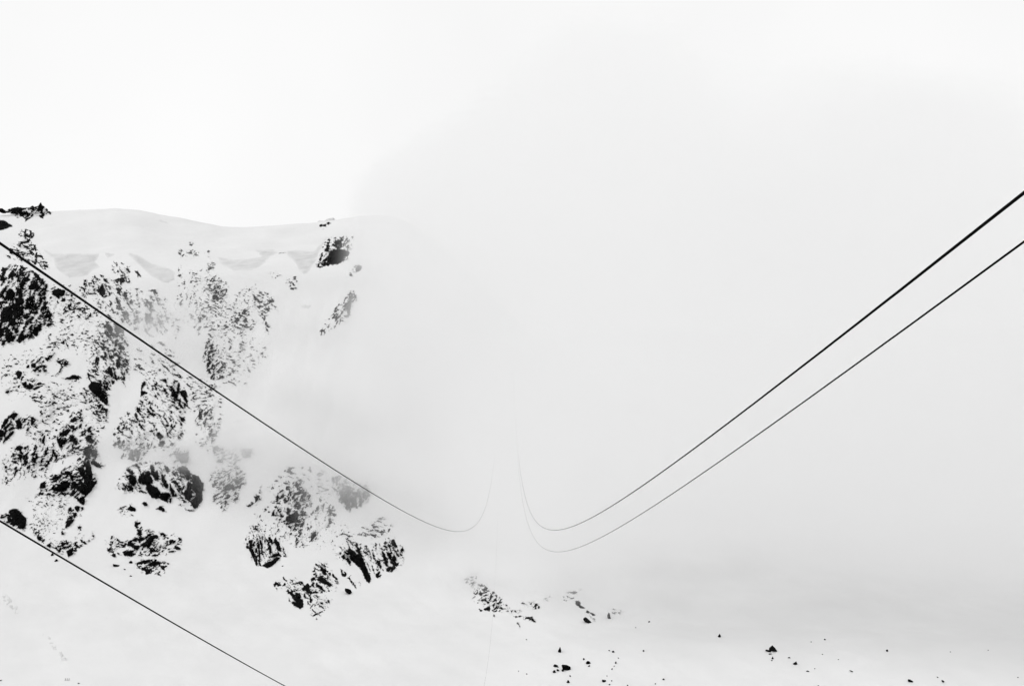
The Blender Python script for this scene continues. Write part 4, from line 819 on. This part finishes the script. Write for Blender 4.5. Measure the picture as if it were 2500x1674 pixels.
# ------------------------------------------------------------------ cloud bank and drifting mist (one volume)
def cloud_object():
    vmin = np.array([-760.0, 330.0, -306.0]); vmax = np.array([1150.0, 1750.0, 620.0])
    res = [int(x) for x in (vmax - vmin) / 9.0]
    ng = bpy.data.node_groups.new('cloud_density', 'GeometryNodeTree')
    ng.interface.new_socket('Geometry', in_out='INPUT', socket_type='NodeSocketGeometry')
    ng.interface.new_socket('Geometry', in_out='OUTPUT', socket_type='NodeSocketGeometry')
    N, L = ng.nodes, ng.links
    go = N.new('NodeGroupOutput')
    pos = N.new('GeometryNodeInputPosition')
    def m(op, a, b=None, clamp=False):
        n = N.new('ShaderNodeMath'); n.operation = op; n.use_clamp = clamp
        for i_, x_ in enumerate((a, b)):
            if x_ is None: continue
            if isinstance(x_, (int, float)): n.inputs[i_].default_value = float(x_)
            else: L.new(x_, n.inputs[i_])
        return n.outputs[0]
    def vm(op, a, b):
        n = N.new('ShaderNodeVectorMath'); n.operation = op
        for i_, x_ in enumerate((a, b)):
            if isinstance(x_, (tuple, list, np.ndarray)): n.inputs[i_].default_value = tuple(float(q) for q in x_)
            else: L.new(x_, n.inputs[i_])
        return n
    def gauss(c, r):
        d = vm('SUBTRACT', pos.outputs[0], c).outputs[0]
        d = vm('MULTIPLY', d, [1.0 / q for q in r]).outputs[0]
        q = vm('DOT_PRODUCT', d, d).outputs['Value']
        return m('EXPONENT', m('MULTIPLY', q, -1.0))
    def noise(scale, detail, off):
        n = N.new('ShaderNodeTexNoise')
        n.inputs['Scale'].default_value = scale; n.inputs['Detail'].default_value = detail
        n.inputs['Roughness'].default_value = 0.55
        L.new(vm('ADD', pos.outputs[0], off).outputs[0], n.inputs['Vector'])
        return m('SUBTRACT', n.outputs[0], 0.5)
    def world(u, v, y): return np.array([(u - CX) / F_PX * y, y, (CY - v) / F_PX * y])
    n1 = noise(1 / 260.0, 4, (31, 7, 3)); n2 = noise(1 / 70.0, 4, (3, 71, 13))
    S = None
    for (u, v, y, ru, rv, ry, *amp) in BANK:
        g = gauss(world(u, v, y), (ru * y / F_PX, ry, rv * y / F_PX))
        if amp: g = m('MULTIPLY', g, amp[0])
        S = g if S is None else m('ADD', S, g)
    S = m('ADD', S, m('ADD', m('MULTIPLY', n1, 1.2), m('MULTIPLY', n2, 0.6)))
    sm = N.new('ShaderNodeMapRange'); sm.interpolation_type = 'SMOOTHSTEP'
    sm.inputs['From Min'].default_value = 0.48; sm.inputs['From Max'].default_value = 0.95
    sm.inputs['To Min'].default_value = 0.0; sm.inputs['To Max'].default_value = BANK_RHO
    L.new(S, sm.inputs['Value'])
    rho = sm.outputs[0]
    vn = m('ADD', m('MULTIPLY', n2, 3.4), 1.0); vn = m('MAXIMUM', vn, 0.08)
    W = None
    for (u, v, ru, rv, tau, front) in VEIL:
        y = float(depth_at(np.array([u]), np.array([v]))[0]) - front
        ry = 38.0
        g = m('MULTIPLY', gauss(world(u, v, y), (ru * y / F_PX, ry, rv * y / F_PX)), tau / (ry * 1.77))
        W = g if W is None else m('ADD', W, g)
    rho = m('ADD', rho, m('MULTIPLY', W, vn))
    rho = m('MAXIMUM', m('MULTIPLY', m('SUBTRACT', rho, 0.00004), 4000.0), 0.0013)
    vc = N.new('GeometryNodeVolumeCube')
    L.new(rho, vc.inputs['Density'])
    vc.inputs['Min'].default_value = tuple(vmin); vc.inputs['Max'].default_value = tuple(vmax)
    for i_, nm in enumerate(('Resolution X', 'Resolution Y', 'Resolution Z')): vc.inputs[nm].default_value = res[i_]
    mat = bpy.data.materials.new('cloud'); mat.use_nodes = True
    mn, ml = mat.node_tree.nodes, mat.node_tree.links
    mn.clear()
    mo = mn.new('ShaderNodeOutputMaterial'); pv = mn.new('ShaderNodeVolumePrincipled')
    pv.inputs['Color'].default_value = (0.976, 0.976, 0.976, 1)
    pv.inputs['Density'].default_value = 1.0 / 4000.0
    pv.inputs['Anisotropy'].default_value = 0.68
    ml.new(pv.outputs[0], mo.inputs['Volume'])
    sm_ = N.new('GeometryNodeSetMaterial'); sm_.inputs['Material'].default_value = mat
    L.new(vc.outputs[0], sm_.inputs['Geometry'])
    L.new(sm_.outputs[0], go.inputs[0])
    vol = bpy.data.volumes.new('cloud_bank')
    vol.materials.append(mat)
    o = bpy.data.objects.new('cloud_bank', vol)
    COL.objects.link(o)
    md = o.modifiers.new('cloud', 'NODES'); md.node_group = ng
    tag(o, 'soft white cloud bank hiding the right side of the mountain', 'cloud', kind='stuff')
    return o

BANK_RHO = 0.0062
BANK = [  # photo position of the puff centre, distance, radii (photo px, px, metres)
    (1330, 880, 1050, 330, 430, 190), (1500, 500, 1100, 330, 330, 200), (1850, 800, 1050, 420, 480, 220),
    (2350, 850, 1050, 450, 480, 230), (1250, 1180, 1080, 260, 190, 150), (1650, 1120, 1080, 310, 180, 150),
    (2150, 1110, 1030, 450, 230, 170), (2700, 1000, 1000, 450, 500, 250), (2100, 480, 1150, 330, 200, 200),
    (1060, 700, 1240, 165, 260, 170), (1440, 260, 1150, 200, 140, 150), (1010, 980, 1180, 150, 190, 90), (965, 520, 1300, 120, 130, 130), (1235, 1090, 600, 210, 250, 120), (1150, 620, 1320, 180, 240, 240),
    (2450, 240, 1250, 500, 220, 200, 0.5), (1180, 430, 1220, 130, 130, 150), (1500, 240, 1150, 170, 130, 160, 0.7), (2130, 380, 1150, 160, 130, 160, 0.6),
    (1450, 1000, 620, 330, 280, 110), (2000, 900, 640, 500, 350, 110),
]
VEIL = [  # thin mist in front of the face: photo position, radii px, optical depth, metres in front
    (380, 810, 80, 80, 1.0, 45), (470, 790, 50, 50, 0.5, 40), (400, 1105, 120, 24, 0.65, 40), (455, 1112, 40, 32, 1.1, 40),
    (320, 1095, 60, 24, 0.45, 40), (560, 1130, 60, 90, 0.8, 45), (600, 1080, 60, 50, 1.0, 45), (670, 920, 110, 80, 0.6, 50),
    (700, 1080, 100, 80, 1.4, 50), (850, 1170, 90, 60, 1.3, 45), (910, 1250, 70, 45, 0.8, 40), (780, 1250, 50, 50, 0.4, 40),
    (875, 800, 35, 110, 0.9, 50), (880, 640, 35, 100, 0.9, 50), (890, 950, 80, 130, 1.5, 60),
    (600, 760, 140, 110, 0.18, 45), (480, 650, 110, 80, 0.15, 45), (1120, 1390, 55, 35, 1.2, 40), (1400, 1432, 130, 20, 0.8, 40),
    (1500, 1468, 55, 20, 1.0, 40), (1260, 1402, 150, 22, 0.7, 40), (960, 1140, 80, 60, 1.2, 50),
]
cloud_object()
